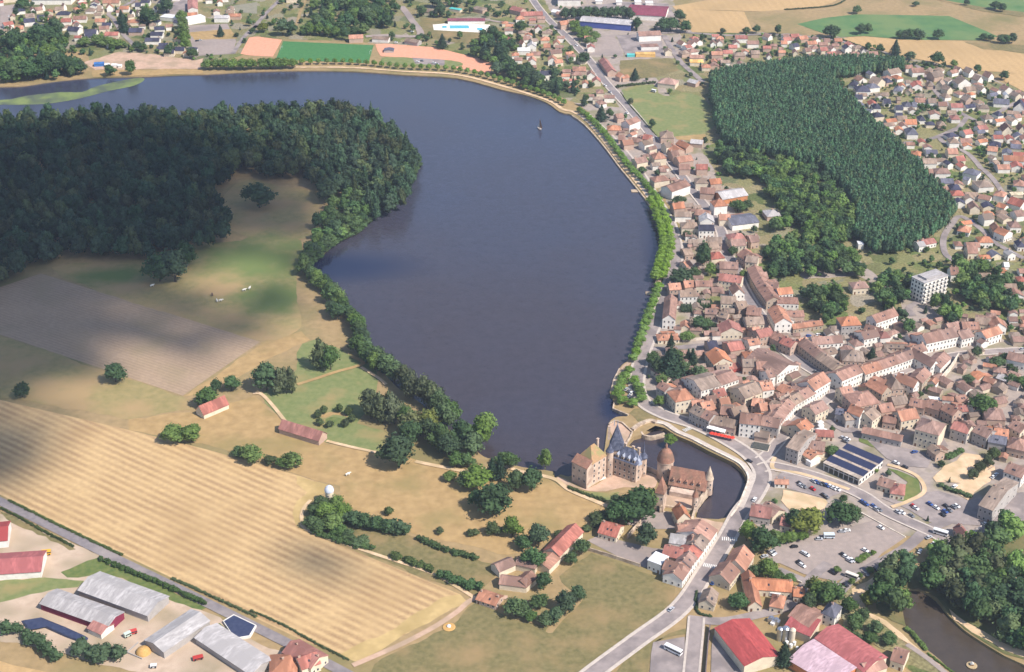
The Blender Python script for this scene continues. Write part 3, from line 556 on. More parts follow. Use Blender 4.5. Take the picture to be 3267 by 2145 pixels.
road('tower_drive', GL('H', '1350 1360 1310 1290 1400 1230 1480 1240'), 5.0, M_ROAD2)
road('school_lane', GL('A', '1240 420 1130 310 1050 180 1010 120 1200 30 1280 -40'), 5.0, M_ROAD2)
road('sports_lane', GL('A', '2150 500 2260 340 2373 240') + GL('B', '20 270 130 140 260 10'), 5.0, M_ROAD2)
road('pool_lane', GL('B', '1390 60 1480 180 1560 330 1240 330 1060 340'), 8.0, M_LOT)
road('allotment_lane', GL('B', '520 -20 460 110 420 250'), 3.5, M_DRY)
road('rail_track_bed', GL('B', '2150 180 2373 220') + GL('C', '0 205 200 230 400 240'), 5.0, M_LOT)
PROM = GL('B', '400 625 930 628 1400 662 1900 694 2330 800') + GL('C', '430 930 560 1010 670 1040 800 1130 960 1320 1110 1520') + GL('G', '1240 110 1400 320 1465 470 1515 620 1525 740')
road('promenade', PROM, 4.0, M_SAND)
road('promenade', GL('G', '1490 890 1450 1060 1410 1180 1360 1330 1280 1540') + GL('K', '1215 180 1110 300 1060 480'), 3.0, M_PINK)
road('park_path', GL('J', '20 510 100 520 200 620 320 770') , 2.4, M_SAND)
road('park_path', GL('J', '700 950 900 1000 1080 1040 1200 1065'), 2.4, M_SAND)
road('park_path', GL('J', '1520 1140 1760 1190 2010 1230') + GL('K', '0 1190 200 1240 480 1300 620 1400 800 1480 1000 1563'), 3.0, M_SAND)
road('park_path', GL('J', '430 430 620 370 800 310 950 270 1040 230 930 170'), 3.0, M_GOLD)
road('park_path', GL('J', '1020 270 1180 370 1250 430'), 2.4, M_SAND)
road('hall_path', GL('L', '1110 1170 1250 1210 1400 1290 1450 1420 1300 1510 1150 1563'), 2.6, M_SAND)
road('hall_path', GL('L', '70 1100 60 1210 300 1250 560 1330 760 1400'), 2.6, M_SAND)
road('bank_path', GL('P', '1290 1310 1480 1440 1700 1620'), 3.0, M_LOT)
road('moat_walk', offset(catmull(GL('V', '1430 95 1560 130 1720 235 1960 340 2200 465') + GL('K', '2160 1140 2235 1205 2280 1300 2240 1430 2180 1560'), 3), 2.0), 2.8, M_PAVE)
for t, s, nst in (('O', '2030 335 2180 345', 8), ('O', '1860 575 1990 600', 8), ('K', '1680 860 1750 830', 6)):
    a, b = GL(t, s); e = (b-a); rz = math.atan2(e.y, e.x); cw = empty('pedestrian_crossing', (a+b)/2 + Vector((0, 0, RZ[0]+.02)), rz)
    sm = MB().box(-.25, .25, -1.6, 1.6, 0, .02).me('stripe', M_WHITE); LL = e.length
    for i in range(nst): obj('stripe', sm, cw, (-LL/2 + LL*(i+.5)/nst, 0, 0))
    thing(cw, 'white striped pedestrian crossing painted on the road', {'O': 'by the inn roundabout', 'K': 'above the moat wall'}[t], 'crossing')
# ================================================================ houses: front base line in the photograph, depth, wall height, roof height, roof type, roof and wall colour
OT = 'in the old town'
houses('L', 'by the old town long white terrace', '''420 140 690 120 10 7 3 g b w; 510 230 650 190 8 5 2 g t w; 690 290 890 300 14 7 5 h t s; 270 130 430 260 11 7 3 g b t; 430 260 600 380 11 7 3 g t t; 680 500 870 420 12 9 3 g b w;
900 415 1060 365 11 7 3 g o w; 1060 365 1220 310 11 7 3 g b w; 1220 310 1375 250 11 7 3 g b w; 1350 205 1470 165 9 5 3 g b w; 1460 140 1620 105 12 8 4 g b w; 1620 105 1770 70 12 8 4 g b w; 1790 90 1900 60 11 7 3 g b w; 2010 80 2160 30 10 7 3 g o w;
1500 350 1580 320 20 7 4 p b w; 1590 350 1690 250 11 6 3 g b w; 890 90 1030 60 10 7 3 g b w; 1040 70 1130 60 8 6 3 h r w; 1080 120 1330 130 6 3 1 g t s; 450 110 520 100 9 5 3 g o s; 20 60 140 120 10 6 3 g b s''')
houses('L', 'above the old town square', '''1340 540 1400 500 14 7 4 p o w; 1420 510 1500 420 10 8 3 g b t; 1130 560 1250 550 16 7 5 h t s; 1050 600 1140 560 14 7 4 p o t; 940 480 1060 520 10 6 3 g o s; 800 760 1030 720 16 10 4 h p s; 840 835 900 795 9 9 4 p o w; 620 770 720 790 8 6 2 g g g; 720 830 820 820 8 6 2 g t g;
690 610 790 590 9 7 3 g p c; 960 860 1040 800 12 8 3 g t c; 1050 760 1170 740 10 6 3 g p s; 1060 830 1180 850 8 5 2 g b s; 1230 850 1390 820 11 7 4 g o c; 1170 690 1300 670 10 6 3 g t s; 1300 690 1440 720 10 6 3 g b s; 1440 700 1580 740 9 6 3 g b s; 870 930 1230 1010 7 5 2 g b g; 1430 640 1610 690 3 2.5 .5 f w w; 1490 590 1590 600 3 2.5 .5 f w w''')
houses('L', 'east of the old town square', '''1345 990 1560 1050 15 12 4 h b c; 1680 930 1830 980 10 8 3 g r g; 1830 970 1900 940 11 8 4 p b c; 1880 960 2010 1020 11 8 3 g b g; 2010 820 2190 830 13 6 4 h b s; 2080 980 2210 1000 11 6 3 g o s; 2210 900 2320 960 10 7 3 g b c; 2200 1080 2373 1120 12 6 4 h b s; 2030 1030 2190 1060 10 6 2 g g g;
1750 730 1850 720 8 4 2 g r g; 1760 640 1850 620 8 4 2 g b s; 1880 180 2005 150 4 3 1 m t c; 1990 290 2110 310 5 3 1 g o c; 2200 260 2373 300 11 6 3 g b w; 1860 380 1940 430 9 4 2 g o c; 2110 400 2220 440 8 3 1.5 g l g; 2170 1320 2330 1380 12 7 3 g b w; 1590 740 1700 800 9 7 3 g p s; 1470 1080 1550 1140 7 5 2 g t s''')
houses('L', 'on the old town curved street', '''85 915 170 800 11 7 3 g b w; 170 800 255 700 11 7 3 g b w; 255 700 340 650 11 7 3 g t w; 340 650 440 590 11 7 3 g b w; 430 590 575 500 13 9 4 g o w; 0 570 50 560 8 8 3 g o w; 90 420 285 330 28 7 4 p b w; 80 540 180 600 9 6 3 g o s; 190 560 300 620 10 6 3 g b s; 150 690 240 640 9 6 3 g t s; 0 700 130 760 10 6 3 g t s; 10 880 90 800 9 6 3 g b s;
440 790 560 730 11 7 3 g b c; 330 960 420 900 12 7 3 g o c; 450 940 610 950 6 3 1 m r c; 165 1130 275 1170 24 10 3 g t g; 320 1120 400 1170 10 4 2 g o c; 370 1080 520 1100 10 5 3 g b c; 400 1190 490 1150 4 3 1 f w w''')
houses('L', 'beside the solar market hall', '1010 1400 1140 1440 9 4 2.5 g b c; 1130 1480 1260 1500 11 4 2.5 h r c; 70 1380 195 1385 5 3 1.5 g o w')
houses('Q', OT+' facing the moat', '''435 925 660 880 13 9 4 h o c; 200 720 300 780 8 8 2.5 g b g; 745 800 1000 730 18 10 3 g t w; 1000 730 1200 660 14 10 3 g b w; 1280 880 1490 800 14 9 4 g t c; 1500 770 1635 750 12 8 3 g o w; 1570 610 1650 590 9 8 3 g b w; 840 880 960 860 9 5 3 g b s; 930 820 1060 790 9 6 3 g r c; 1000 900 1110 880 8 5 3 g o c; 650 930 790 920 9 5 3 g o s; 790 990 930 960 12 6 3 g o s;
600 1020 720 1090 9 8 3 g t g; 720 1080 840 1140 9 8 3 g b g; 840 1130 1160 1200 10 6 3 g t s; 980 1040 1160 1060 10 7 3 g b s; 1160 1100 1330 1060 11 8 4 g t s; 1210 1200 1460 1230 13 10 3 g b w; 1470 1190 1680 1230 12 8 3 g b g; 1480 1000 1570 990 9 7 3 g o s; 1360 930 1480 950 9 7 3 g o s; 1600 1020 1760 1010 9 7 3 g b s; 1700 880 1850 860 10 6 3 g b s''')
houses('Q', 'behind the villa garden cedar', '''900 430 1130 400 15 7 4 p o c; 850 230 960 220 12 6 3 g k s; 1110 250 1280 220 12 6 3 g r s; 1290 350 1450 340 10 6 3 h o s; 1110 430 1240 400 5 3 1 m r r; 1340 180 1470 160 8 6 2.5 g o w; 1260 440 1420 440 10 6 3 g t s; 1430 470 1590 470 10 6 3 g b s; 950 480 1090 470 8 5 2 g t s''')
houses('R', 'between lake road and main street', '''500 330 570 310 9 4 2 g o c; 480 190 580 180 12 4 2 g t s; 480 600 600 590 10 5 3 g o s; 610 600 810 600 9 6 2.5 g b c; 200 1030 355 1040 32 8 3.5 p b w; 420 745 620 740 9 7 3 g t w; 290 660 430 650 9 7 3 g o s; 880 540 1150 580 12 7 3 g r c; 800 270 960 250 11 6 3 h r c; 760 150 900 130 12 6 3 g t s; 900 380 1120 390 12 6 3 g b s;
1060 730 1200 720 11 8 4 p b w; 910 840 1090 850 12 8 3 g t c; 1130 900 1250 880 11 7 3 g t s; 1220 960 1390 980 12 7 3 g b s; 1230 1090 1440 1080 11 7 3 g t c; 910 1160 1180 1150 12 5 4 p r c; 150 1220 410 1210 9 3 2 h o c; 1320 1190 1400 1180 9 6 3 g o s; 1390 1250 1560 1210 11 7 3 g r s; 720 920 860 930 8 5 2 g b s; 880 960 980 980 8 5 2.5 g t s''')
houses('R', 'right of the main street', '''1230 400 1290 530 11 7 3 g b t; 1290 530 1370 660 11 7 3 g b t; 1370 660 1470 800 11 7 3 g b t; 1480 920 1570 1090 12 8 4 g o w; 1400 510 1490 500 9 6 3 g b g; 1450 620 1600 640 10 6 3 g b s; 1600 830 1860 840 10 7 .6 f b w; 1620 720 1790 700 9 7 3 g o w; 1700 980 1930 970 9 6 2.5 g b s; 1800 1090 2160 1040 6 4 2 g o t; 1050 120 1220 110 11 7 3 g b c; 1110 230 1220 300 12 7 4 g b s; 1210 310 1350 330 10 7 3 g t c; 1260 50 1380 40 10 6 3 g b s; 1900 1330 1990 1310 9 6 3 g o c; 1620 1310 1760 1370 10 7 3 g r s''')
houses('G', 'by the lake shore avenue', '''1410 180 1550 160 10 6 3 h b c; 1570 290 1740 230 13 8 3 g b w; 1590 430 1690 420 10 6 3 g o s; 1600 490 1750 490 9 5 2.5 g t w; 1660 610 1810 610 11 6 3 h t c; 1780 480 1900 500 10 6 3 g b s; 1830 560 1960 560 11 7 3.5 p l w; 1820 640 1960 640 9 7 3 g k w; 1900 760 2030 760 10 7 3 g t s; 1640 60 1740 60 9 6 3 g b s''')
houses('G', 'below the hill meadow by main street', '''1790 190 1910 190 10 6 3 h t c; 1930 200 2030 190 9 6 3 g o s; 1830 280 1960 290 11 6 3 g b s; 1960 430 2080 420 11 8 4 h o w; 2040 330 2270 290 16 5 3 g l o; 2010 530 2110 530 9 6 3 g o c; 2130 570 2373 540 18 5 2 g g w; 2110 750 2260 740 14 7 4 h r c; 2300 740 2373 730 10 6 3 g b s; 1800 60 1900 60 9 6 3 g r s''')
houses('C', 'by the street beside hill meadow', '''980 1250 1100 1250 11 5 3 h o s; 1180 1230 1280 1190 10 8 3 g b w; 1070 1140 1130 1130 8 5 3 g b s; 1130 1390 1220 1380 10 5 3 g o s; 1320 1400 1400 1380 9 6 2.5 g t w; 1250 1560 1350 1540 10 5 3 g b c; 1410 1540 1520 1530 11 7 4 h o c; 1300 1330 1370 1340 9 5 3 g r s; 1080 1330 1140 1330 8 4 3 g b s; 1470 1330 1590 1330 14 6 4 h t s; 1590 1460 1690 1440 14 5 3 p o s; 1700 1420 1770 1400 14 5 3 p o s; 1740 1360 1850 1370 10 4 2 g l s; 1520 1430 1570 1420 9 7 3 g t c; 1580 1500 1640 1490 10 6 3 g b s; 1640 1560 1770 1540 12 6 3 g o s''')
houses('C', 'near the head of the lake', '''360 750 480 740 10 6 3 g k w; 660 690 780 690 14 4 2 h o s; 790 740 860 740 9 5 3 p b w; 840 800 915 800 9 5 3 p r c; 900 600 980 710 9 5 3 g r s; 1050 740 1090 760 8 5 3 g o s; 1120 760 1180 750 7 4 2 g o s; 1440 810 1600 830 14 5 4 h p c; 240 480 320 480 9 6 3 p l w; 150 510 260 510 8 5 2 g w w; 390 480 450 480 9 5 3 g o s; 480 450 540 450 9 5 3 p o c; 460 540 560 530 9 5 3 g b c; 250 620 320 620 10 6 3 p o w; 430 610 510 610 10 6 3 p o w; 500 620 570 610 8 4 2.5 g o c; 190 460 225 455 8 6 3 p o w''')
houses('C', 'by the works at the town edge', '''180 185 380 180 10 5 3 g r s; 170 150 230 130 16 5 3 p r s; 550 280 620 270 9 6 3 g o s; 310 310 370 310 8 5 3 p r w; 1270 390 1470 380 12 7 3 g b w; 1290 470 1450 465 10 4 .5 f b w; 1240 530 1420 530 8 3 .5 f y y; 1160 530 1230 530 6 2 .3 f q q; 460 140 520 150 8 4 2 g w w; 870 40 930 40 8 4 2 g w w; 1060 50 1110 50 8 4 2 g w w; 1230 50 1290 50 8 4 2 f w w; 1330 60 1400 60 8 4 2 f w w''')
houses('C', 'by the works at the town edge', '520 60 730 60 25 8 2 g m w; 720 250 1190 290 20 7 2 g l b; 1150 180 1510 200 40 6 2 g m w', 'warehouse')
houses('C', 'on the street above the plantation', '''1660 450 1710 440 9 4 3 p b w; 1750 450 1810 440 9 4 3 p b w; 1740 520 1820 510 10 4 3 h b w; 1740 580 1870 580 10 5 2 g p c; 1740 612 1860 612 8 4 2 g y c; 1850 660 1930 660 9 4 2.5 h o c; 1930 440 1980 440 8 4 2.5 p b w; 1990 430 2040 430 8 4 2.5 p b w; 2140 440 2200 440 9 4 2.5 p b w; 2160 400 2270 400 9 5 2.5 g r w; 1940 550 2040 550 9 5 2.5 g o s; 2270 450 2373 450 9 5 2.5 g b w; 2150 550 2250 550 10 4 2.5 h t s; 1710 790 1790 810 10 4 2 g l s''')
houses('D', 'on the street above the plantation', '''10 380 50 370 9 4 2.5 p b w; 160 385 210 380 9 4 2.5 g b w; 130 440 185 440 8 4 2.5 g o w; 250 470 300 460 9 4 2.5 g k w; 230 380 300 375 9 4 2.5 g r s; 310 400 380 390 9 4 2.5 g o s; 380 445 460 440 9 4 2.5 g o c; 530 420 580 420 9 4 2.5 g b c; 590 500 635 495 9 5 2.5 p b w; 720 495 780 490 9 5 2.5 p k w; 500 505 560 500 9 4 2.5 g r c; 360 510 410 505 9 4 2.5 g b c; 110 500 150 500 8 4 2.5 g b w; 240 525 285 525 8 4 2.5 p b c; 870 515 910 515 8 5 3 p t w; 0 560 40 560 8 4 2.5 p b w''')
houses('D', 'on the estate behind the plantation', '''560 800 640 810 10 4 2.5 h o c; 810 700 870 690 9 5 4 p t w; 1010 830 1090 800 11 5 5 p t c; 1140 730 1240 710 12 5 3 g t w; 1340 715 1450 710 11 5 3 g b w; 1540 760 1630 740 11 5 4 g t s; 1760 830 1880 820 12 6 5 p t w; 1760 690 1800 680 7 4 3 p b w; 1860 720 1910 710 9 5 4 p t w; 1940 790 1990 780 9 5 4 p t w; 2040 760 2090 750 9 5 4 p b w; 2190 880 2260 870 9 5 3 p b w; 1970 880 2020 870 9 5 3 p t w; 2190 920 2230 920 7 4 2 p w w; 2290 940 2350 930 9 5 3 p t c; 1550 830 1620 840 10 5 4 p t c; 1660 880 1710 870 9 5 3 p t c; 1400 780 1440 780 8 4 3 p t c; 1280 800 1320 800 6 4 2 g t w; 950 860 1040 850 10 5 3 h g w; 750 820 820 830 10 4 3 h k w; 820 890 950 890 14 5 4 h k w; 820 950 880 950 9 4 3 g k w; 1160 870 1240 880 11 4 3 h g w; 1060 920 1120 920 8 4 2 g t c; 980 1040 1050 1040 10 4 3 h k w; 1080 990 1140 990 9 4 3 g k w; 890 1070 950 1080 9 4 2 g g w; 1190 1050 1250 1050 9 4 3 g k w; 1260 1020 1340 1020 10 4 3 h g w; 990 1130 1080 1120 10 5 3 h k c; 1190 1110 1250 1110 8 4 2 g k w; 1400 1150 1460 1150 10 4 3 h k w; 1340 1020 1380 1020 7 4 3 g g w; 1490 985 1560 985 9 4 3 g t w; 1640 940 1700 930 9 4 3 h t w; 1700 1030 1810 1030 10 4 2.5 g r w; 1830 980 1900 970 9 5 4 p t s; 1950 1040 2050 1040 10 4 2.5 h t c; 2090 990 2230 1000 12 4 3 g g w; 2270 1050 2373 1060 12 6 6 p k w; 2010 1140 2090 1130 9 4 3 h t w; 1700 1140 1780 1140 10 4 2.5 h r w; 1960 1240 2040 1230 10 4 2.5 g r w; 1830 1280 1900 1270 10 4 2.5 g r w; 2170 1260 2260 1260 11 5 5 p b c; 2320 1250 2373 1250 10 5 4 p b c; 1290 1290 1390 1290 14 5 4 h g w; 1680 1370 1770 1370 10 5 3 h t w; 1320 1480 1410 1490 10 5 2.5 h o w; 1670 1470 1760 1470 11 5 3 g o c; 2030 1430 2120 1440 11 4 2.5 g o w; 1760 1530 1830 1520 9 4 3 g r c; 2180 1530 2373 1540 10 5 3 g o w; 1440 1560 1560 1560 10 5 3 g t w; 2080 1500 2120 1490 6 3 2 p t w; 2110 1280 2160 1280 7 4 2 g g w; 660 870 720 880 9 4 2.5 h t s; 1450 690 1500 700 9 4 3 h t s; 1480 830 1530 830 9 4 3 h t s; 1100 800 1160 790 9 4 3 h k s; 1580 1200 1650 1200 9 4 3 h t s; 1200 960 1230 960 7 4 2 g t s; 2130 1110 2180 1100 8 4 3 h k w''')
houses('H', 'on the hillside right of the plantation', '''1550 90 1690 90 11 5 3 h b w; 1460 80 1530 80 8 4 2.5 g b s; 1800 80 1930 110 11 5 3 h g w; 1950 220 2090 210 13 5 3 h t w; 2130 40 2240 40 10 4 2.5 g o w; 2270 200 2370 210 11 5 3 h b w; 2250 270 2373 270 6 3 .5 f c c; 2080 290 2180 310 10 5 3 h o w; 2210 360 2330 400 11 5 4 g r w; 1870 420 1960 420 10 5 3 p b c; 1690 230 1790 230 10 4 3 h k s; 2000 530 2090 520 10 6 3 g t w; 2300 490 2373 480 10 5 3 g b w; 1750 610 1860 630 10 4 3 h o w; 2080 620 2160 620 10 5 3 p o c; 2180 680 2260 650 10 6 3 p o w; 2240 590 2340 590 10 5 3 h b w; 1400 770 1460 760 9 5 2 g l w; 1450 740 1560 720 9 4 2 g r w; 1950 730 2080 730 10 5 3 h o w; 1850 830 1940 830 11 5 4 g b c; 2220 850 2290 840 7 5 2 p l w; 2310 760 2373 760 10 4 3 h k w''')
houses('H', 'by the white apartment block', '''1690 1040 1760 1040 10 6 4 g b w; 790 1160 940 1150 10 5 3 h b c; 840 740 890 740 6 4 1 f w w; 0 480 130 470 12 4 3 h l s; 1000 1510 1200 1440 10 8 3.5 g b w; 680 1540 860 1530 12 8 4 h o g; 1680 1563 1790 1540 10 6 3 g b s; 1800 1560 1950 1560 11 7 3 g b s; 1910 1480 2050 1500 10 5 3 g t c; 2060 1530 2200 1530 11 6 3.5 p o w; 880 1560 1020 1600 10 6 3 g b s''')
houses('A', 'in the suburb beyond the lake', '''100 295 130 290 7 4 2 p o w; 140 305 220 300 9 4 2.5 g o c; 230 250 330 240 11 5 3 g k w; 240 190 320 185 9 4 2.5 g t c; 290 130 330 125 8 4 2.5 p b w; 340 130 400 120 9 4 2.5 g b c; 395 105 420 100 6 5 3 p b w; 510 125 590 120 9 4 2.5 g t c; 520 170 640 170 11 4 3 h k c; 450 230 530 225 9 4 2.5 g o w; 590 100 620 95 6 5 3 p b w; 680 215 800 210 11 4 2.5 g b w; 620 320 720 330 11 5 3 g k w; 720 290 770 280 9 5 3 p t w; 780 340 890 340 10 4 3 g k w; 880 235 970 235 10 4 2.5 g o c; 920 305 1010 300 9 4 2.5 g b c; 970 360 1090 360 10 4 2.5 g r c; 900 110 940 110 8 4 2.5 g t w; 990 115 1050 110 8 5 4 p o w; 950 60 1100 60 10 4 2.5 g o c; 1180 245 1290 240 10 4 2.5 h o c; 1190 330 1310 330 12 4 3 g k s; 1220 165 1250 160 7 5 3 p k w; 1280 165 1310 160 7 5 3 p t w; 1410 120 1440 120 8 4 3 p k w; 1250 90 1300 90 9 4 3 g k w; 1390 360 1500 360 10 4 2.5 g k w; 1430 310 1520 305 9 4 2.5 g k w; 1340 415 1470 415 10 4 2.5 g k w; 30 30 170 20 14 5 1 f t c; 2110 185 2220 185 10 4 2 g o s; 870 620 960 615 6 3 .5 f u u; 970 620 1010 620 5 2.5 1 g w w; 1030 625 1080 625 5 2.5 1 g w w; 1090 630 1120 630 5 2.5 1 g w w; 780 20 860 10 10 4 3 g r c''')
houses('A', 'beside the far school yard', '1740 235 1900 205 12 6 1 f w w; 1480 190 1640 205 12 4 1 f w w; 1740 135 1830 130 40 6 2 p r w; 1980 210 2110 210 12 5 2 g l w; 300 45 660 45 25 6 1 g l w', 'school building')
houses('B', 'beside the sports ground', '1820 225 2160 225 10 4 1.5 g m w; 910 400 1040 395 12 5 2.5 g o s; 1120 390 1270 400 9 4 1.5 g t w; 1420 410 1540 430 9 4 2 g t g; 1230 490 1320 490 9 2.5 1 p g g; 800 160 870 165 8 3 2 h b c; 1600 140 1700 150 10 4 2 g t c; 2030 110 2140 130 12 4 2 h t s; 1830 105 1930 120 6 3 1 f q c; 330 30 450 25 10 4 1 f t c', 'pavilion')
houses('M', 'in the farmyard below the wheat field', '-60 720 385 690 18 4.5 3 g F w; -90 430 80 410 18 5 3 g F w; 735 865 1370 1100 17 4.5 2.5 g l g; 385 990 1000 1210 13 4.5 2 g l m; 815 1205 940 1262 9 3.5 1.5 g r w; 1345 1330 1520 1440 30 4.5 2 p l g; 1810 1300 2320 1640 14 4 2 g l g', 'barn')
houses('N', 'at the end of the farm road', '300 1450 560 1600 12 5 3 g r c; 480 1610 650 1550 11 5 3 g r c; 180 1640 430 1620 14 4 3 h o c; 2080 930 2260 990 9 3 2 g o s')
houses('I', 'in the park meadow', '1885 748 2115 650 9 3.5 4.5 g r c', 'barn')
houses('J', 'in the park meadow', '265 880 630 992 9 4 4 g r s', 'barn')
houses('O', 'in the courtyard farm by the pasture', '535 555 750 330 10 5 3.5 g r c; 440 665 540 565 10 4 2 g o c; 230 830 330 740 8 4 2.5 g b c; -20 800 225 832 8 4 2.5 g b c; -20 690 130 625 8 4 2.5 g b c; 130 620 310 660 7 4 2 g b c', 'farmhouse')
houses('O', 'in the inn yard below the castle', '890 325 1055 372 12 4 3.5 g r c; 1620 232 1740 217 10 6 4 p o c; 1480 560 1650 600 10 6 3 g r s; 1480 690 1640 740 9 6 3 g b g; 1345 612 1465 660 9 6 .5 f w w; 1540 440 1690 460 9 5 .5 f l w')
houses('O', 'in the row beside the inn', '1665 790 1740 680 11 5.5 3 g p w; 1740 680 1800 595 9 6.5 3 g b w; 1800 595 1850 525 12 5.5 3 g r w; 1850 525 1910 440 10 6.5 3 g t w; 1910 440 1985 330 19 6 4 g p w; 1700 470 1800 480 11 5 3.5 h b s; 1640 360 1760 350 10 5 3 g p s')
houses('T', 'across the road from the inn', '600 1165 760 960 12 5 4 g b c; 830 990 960 760 12 6 5 g o c; 880 1480 1080 1480 26 4 3 p o c; 1200 1480 1400 1520 10 4 3 h o c; 900 1230 1540 1280 10 4.5 3 g o c; 1560 1330 1720 1350 8 4 2 g o c; 360 1480 430 1290 8 4 3 g t c; 1240 160 1430 60 10 5 3 p b c; 1360 250 1560 290 9 4 2.5 g r c; 900 130 1200 180 12 5 3 g r g')
houses('P', 'by the factory and the pond', '490 1115 612 1160 10 7 4 h g w; 1130 1520 1250 1560 11 5 3 g b c; 1770 360 1860 350 8 4 2.5 p r s')
houses('P', 'beside the market car park', '1935 140 2060 190 36 9 4 g t g')
houses('U', 'in the factory at the roadside', '640 1020 1060 900 30 6 2.5 p F c; 1480 690 2050 1090 17 6 2.5 g F c; 1170 930 1700 1250 24 5 2 g i o; 1120 530 1420 650 12 5 2 m F c; 1160 430 1400 560 15 6 2.5 g b s; 2100 1100 2330 1020 10 5 2.5 g p c', 'factory hall')
houses('H', 'on the wooded slope', '2190 930 2230 930 6 3 2 g w w')
def infill(name, poly, cnt, lo, hi, hh, roofs, walls, seed, gap, label, skip=()):
    r = random.Random(seed); b = MB(); ml = []; ix = {}
    def slot(m):
        if m.name not in ix: ix[m.name] = len(ml); ml.append(m)
        return ix[m.name]
    xs = [p.x for p in poly]; ys = [p.y for p in poly]; k = 0; t = 0; mine = []
    while k < cnt and t < cnt*40:
        t += 1; p = Vector((r.uniform(min(xs), max(xs)), r.uniform(min(ys), max(ys)), 0))
        if not inside(p, poly) or any(inside(p, w) for w in WATERS) or any(inside(p, q) for q in skip): continue
        L = r.uniform(lo, hi); d = L*r.uniform(.7, .95); rad = L*.5
        if any((p.x-x)**2+(p.y-y)**2 < (q*.82+rad+gap)**2 for x, y, q in FOOT): continue
        if any((p.x-q.x)**2+(p.y-q.y)**2 < (w+rad+1)**2 for c, w in ROADS for q in c): continue
        near_h = min(HOUSES, key=lambda h: (h['m'].x-p.x)**2+(h['m'].y-p.y)**2); rz = near_h['rz'] + (math.pi/2 if r.random() < .3 else 0)
        wv, wf, rv, rf = house_geo(L, d, hh*r.uniform(.8, 1.25), d*r.uniform(.22, .34), r.choice('gggph')); M4 = Matrix.Translation(p) @ Matrix.Rotation(rz, 4, 'Z') @ Matrix.Translation((0, -d/2, 0))
        b.add([M4 @ Vector(q) for q in wv], wf, slot(wallmat(r.choice(walls)))); b.add([M4 @ Vector(q) for q in rv], rf, slot(roofmat(r.choice(roofs)))); FOOT.append((p.x, p.y, rad)); k += 1
    o = stuff(obj(name, b.me(name, ml))); o['label'] = label
NOB = AREAS + [GL('Z', '1650 190 1700 176 1900 152 2000 150 2100 158 2095 172 1925 192 1990 262 2135 402 2218 502 2200 535 2090 595 2035 595 1985 560 1900 575 1800 460 1680 400 1640 300')]
infill('old_town_outbuildings', GL('Z', '1510 880 1560 720 1600 560 1560 440 1420 300 1480 300 1600 420 1700 560 1780 640 1860 740 2000 800 2100 760 2380 720 2450 1000 2350 1080 2200 1000 2060 1010 1900 960 1800 1040 1640 960'), 210, 4.5, 8.5, 3.6, 'bbbtotp', 'stcw', 5, -.3, 'crowded sheds and back buildings filling the old town yards', NOB)
infill('suburb_outbuildings', GL('Z', '1960 170 2110 165 2200 170 2420 240 2500 600 2480 800 2330 700 2200 560 2230 500 2100 350 1990 250'), 150, 7, 10.5, 3.8, 'bbttkgro', 'wwwc', 6, 1.5, 'dense small houses of the hillside suburb', NOB)
infill('far_outbuildings', GL('Z', '0 0 560 0 520 60 460 130 330 140 210 100 0 90'), 60, 7, 11, 3.8, 'bkotr', 'wwc', 7, 2.5, 'small houses of the suburb behind the far bank', NOB)
infill('street_outbuildings', GL('Z', '1170 60 1320 20 1420 160 1560 90 1650 90 1960 92 2050 130 1640 165 1560 160 1500 180 1400 250 1300 200 1180 140'), 80, 7, 10, 4.0, 'bbotr', 'wwcs', 8, 1.5, 'small houses along the streets at the head of the lake', NOB)
HOUSES.sort(key=lambda q: -q['size'])
near = [q for q in HOUSES if q['cat'] != 'house'] + [q for q in HOUSES if q['cat'] == 'house'][:300]
far = [q for q in HOUSES if q['cat'] == 'house'][300:]
for q in near: build_house(q)
if far:                                                     # the smallest, farthest houses of the suburbs
    b = MB(); mlist = []; idx = {}
    def mslot(m):
        if m.name not in idx: idx[m.name] = len(mlist); mlist.append(m)
        return idx[m.name]
    for q in far:
        wv, wf, rv, rf = house_geo(q['L'], q['d'], q['h'], q['rh'], q['ty']); M4 = Matrix.Translation(q['m']) @ Matrix.Rotation(q['rz'], 4, 'Z')
        b.add([M4 @ Vector(p) for p in wv], wf, mslot(wallmat(q['wc']))); b.add([M4 @ Vector(p) for p in rv], rf, mslot(roofmat(q['rc'])))
    o = stuff(obj('far_suburb', b.me('far_suburb', mlist))); o['label'] = 'small scattered houses of the far suburb seen as one mass'
# ---------------------------------------------------------------- long walls and hedges
def wall_run(name, pts, w, h, m, look, zone, cat, z0=0.0, group=None):
    v = []; f = []; c = pts; o = pts[0]
    for i, p in enumerate(c):
        a = c[max(i-1, 0)]; b = c[min(i+1, len(c)-1)]; t = (b-a); t.z = 0; t.normalize(); nn = Vector((-t.y, t.x, 0))*w/2; q = p-o
        v += [(q.x+nn.x, q.y+nn.y, z0), (q.x+nn.x, q.y+nn.y, h), (q.x-nn.x, q.y-nn.y, h), (q.x-nn.x, q.y-nn.y, z0)]
        if i: k = 4*i; f += [(k-3, k-4, k, k+1), (k-2, k-3, k+1, k+2), (k-1, k-2, k+2, k+3)]
    n = len(v); f += [(0, 1, 2, 3), (n-1, n-2, n-3, n-4)]
    x = obj(name, mesh(name, v, f, m), None, o); thing(x, look, zone, cat, group, c[len(c)//2]); return x
WP = mat('pale_wall', (.62, .54, .45), (.74, .66, .56), .6, (.5, .42, .34), .3)
wall_run('moat_wall', catmull(GL('V', '1430 95 1560 130 1720 235 1960 340 2200 465') + GL('K', '2160 1140 2235 1205 2280 1300 2240 1430 2180 1560') + GL('O', '2115 130'), 4), 1.1, .9, WP, 'long pale stone parapet curving between road', 'and moat', 'wall', -3.2)
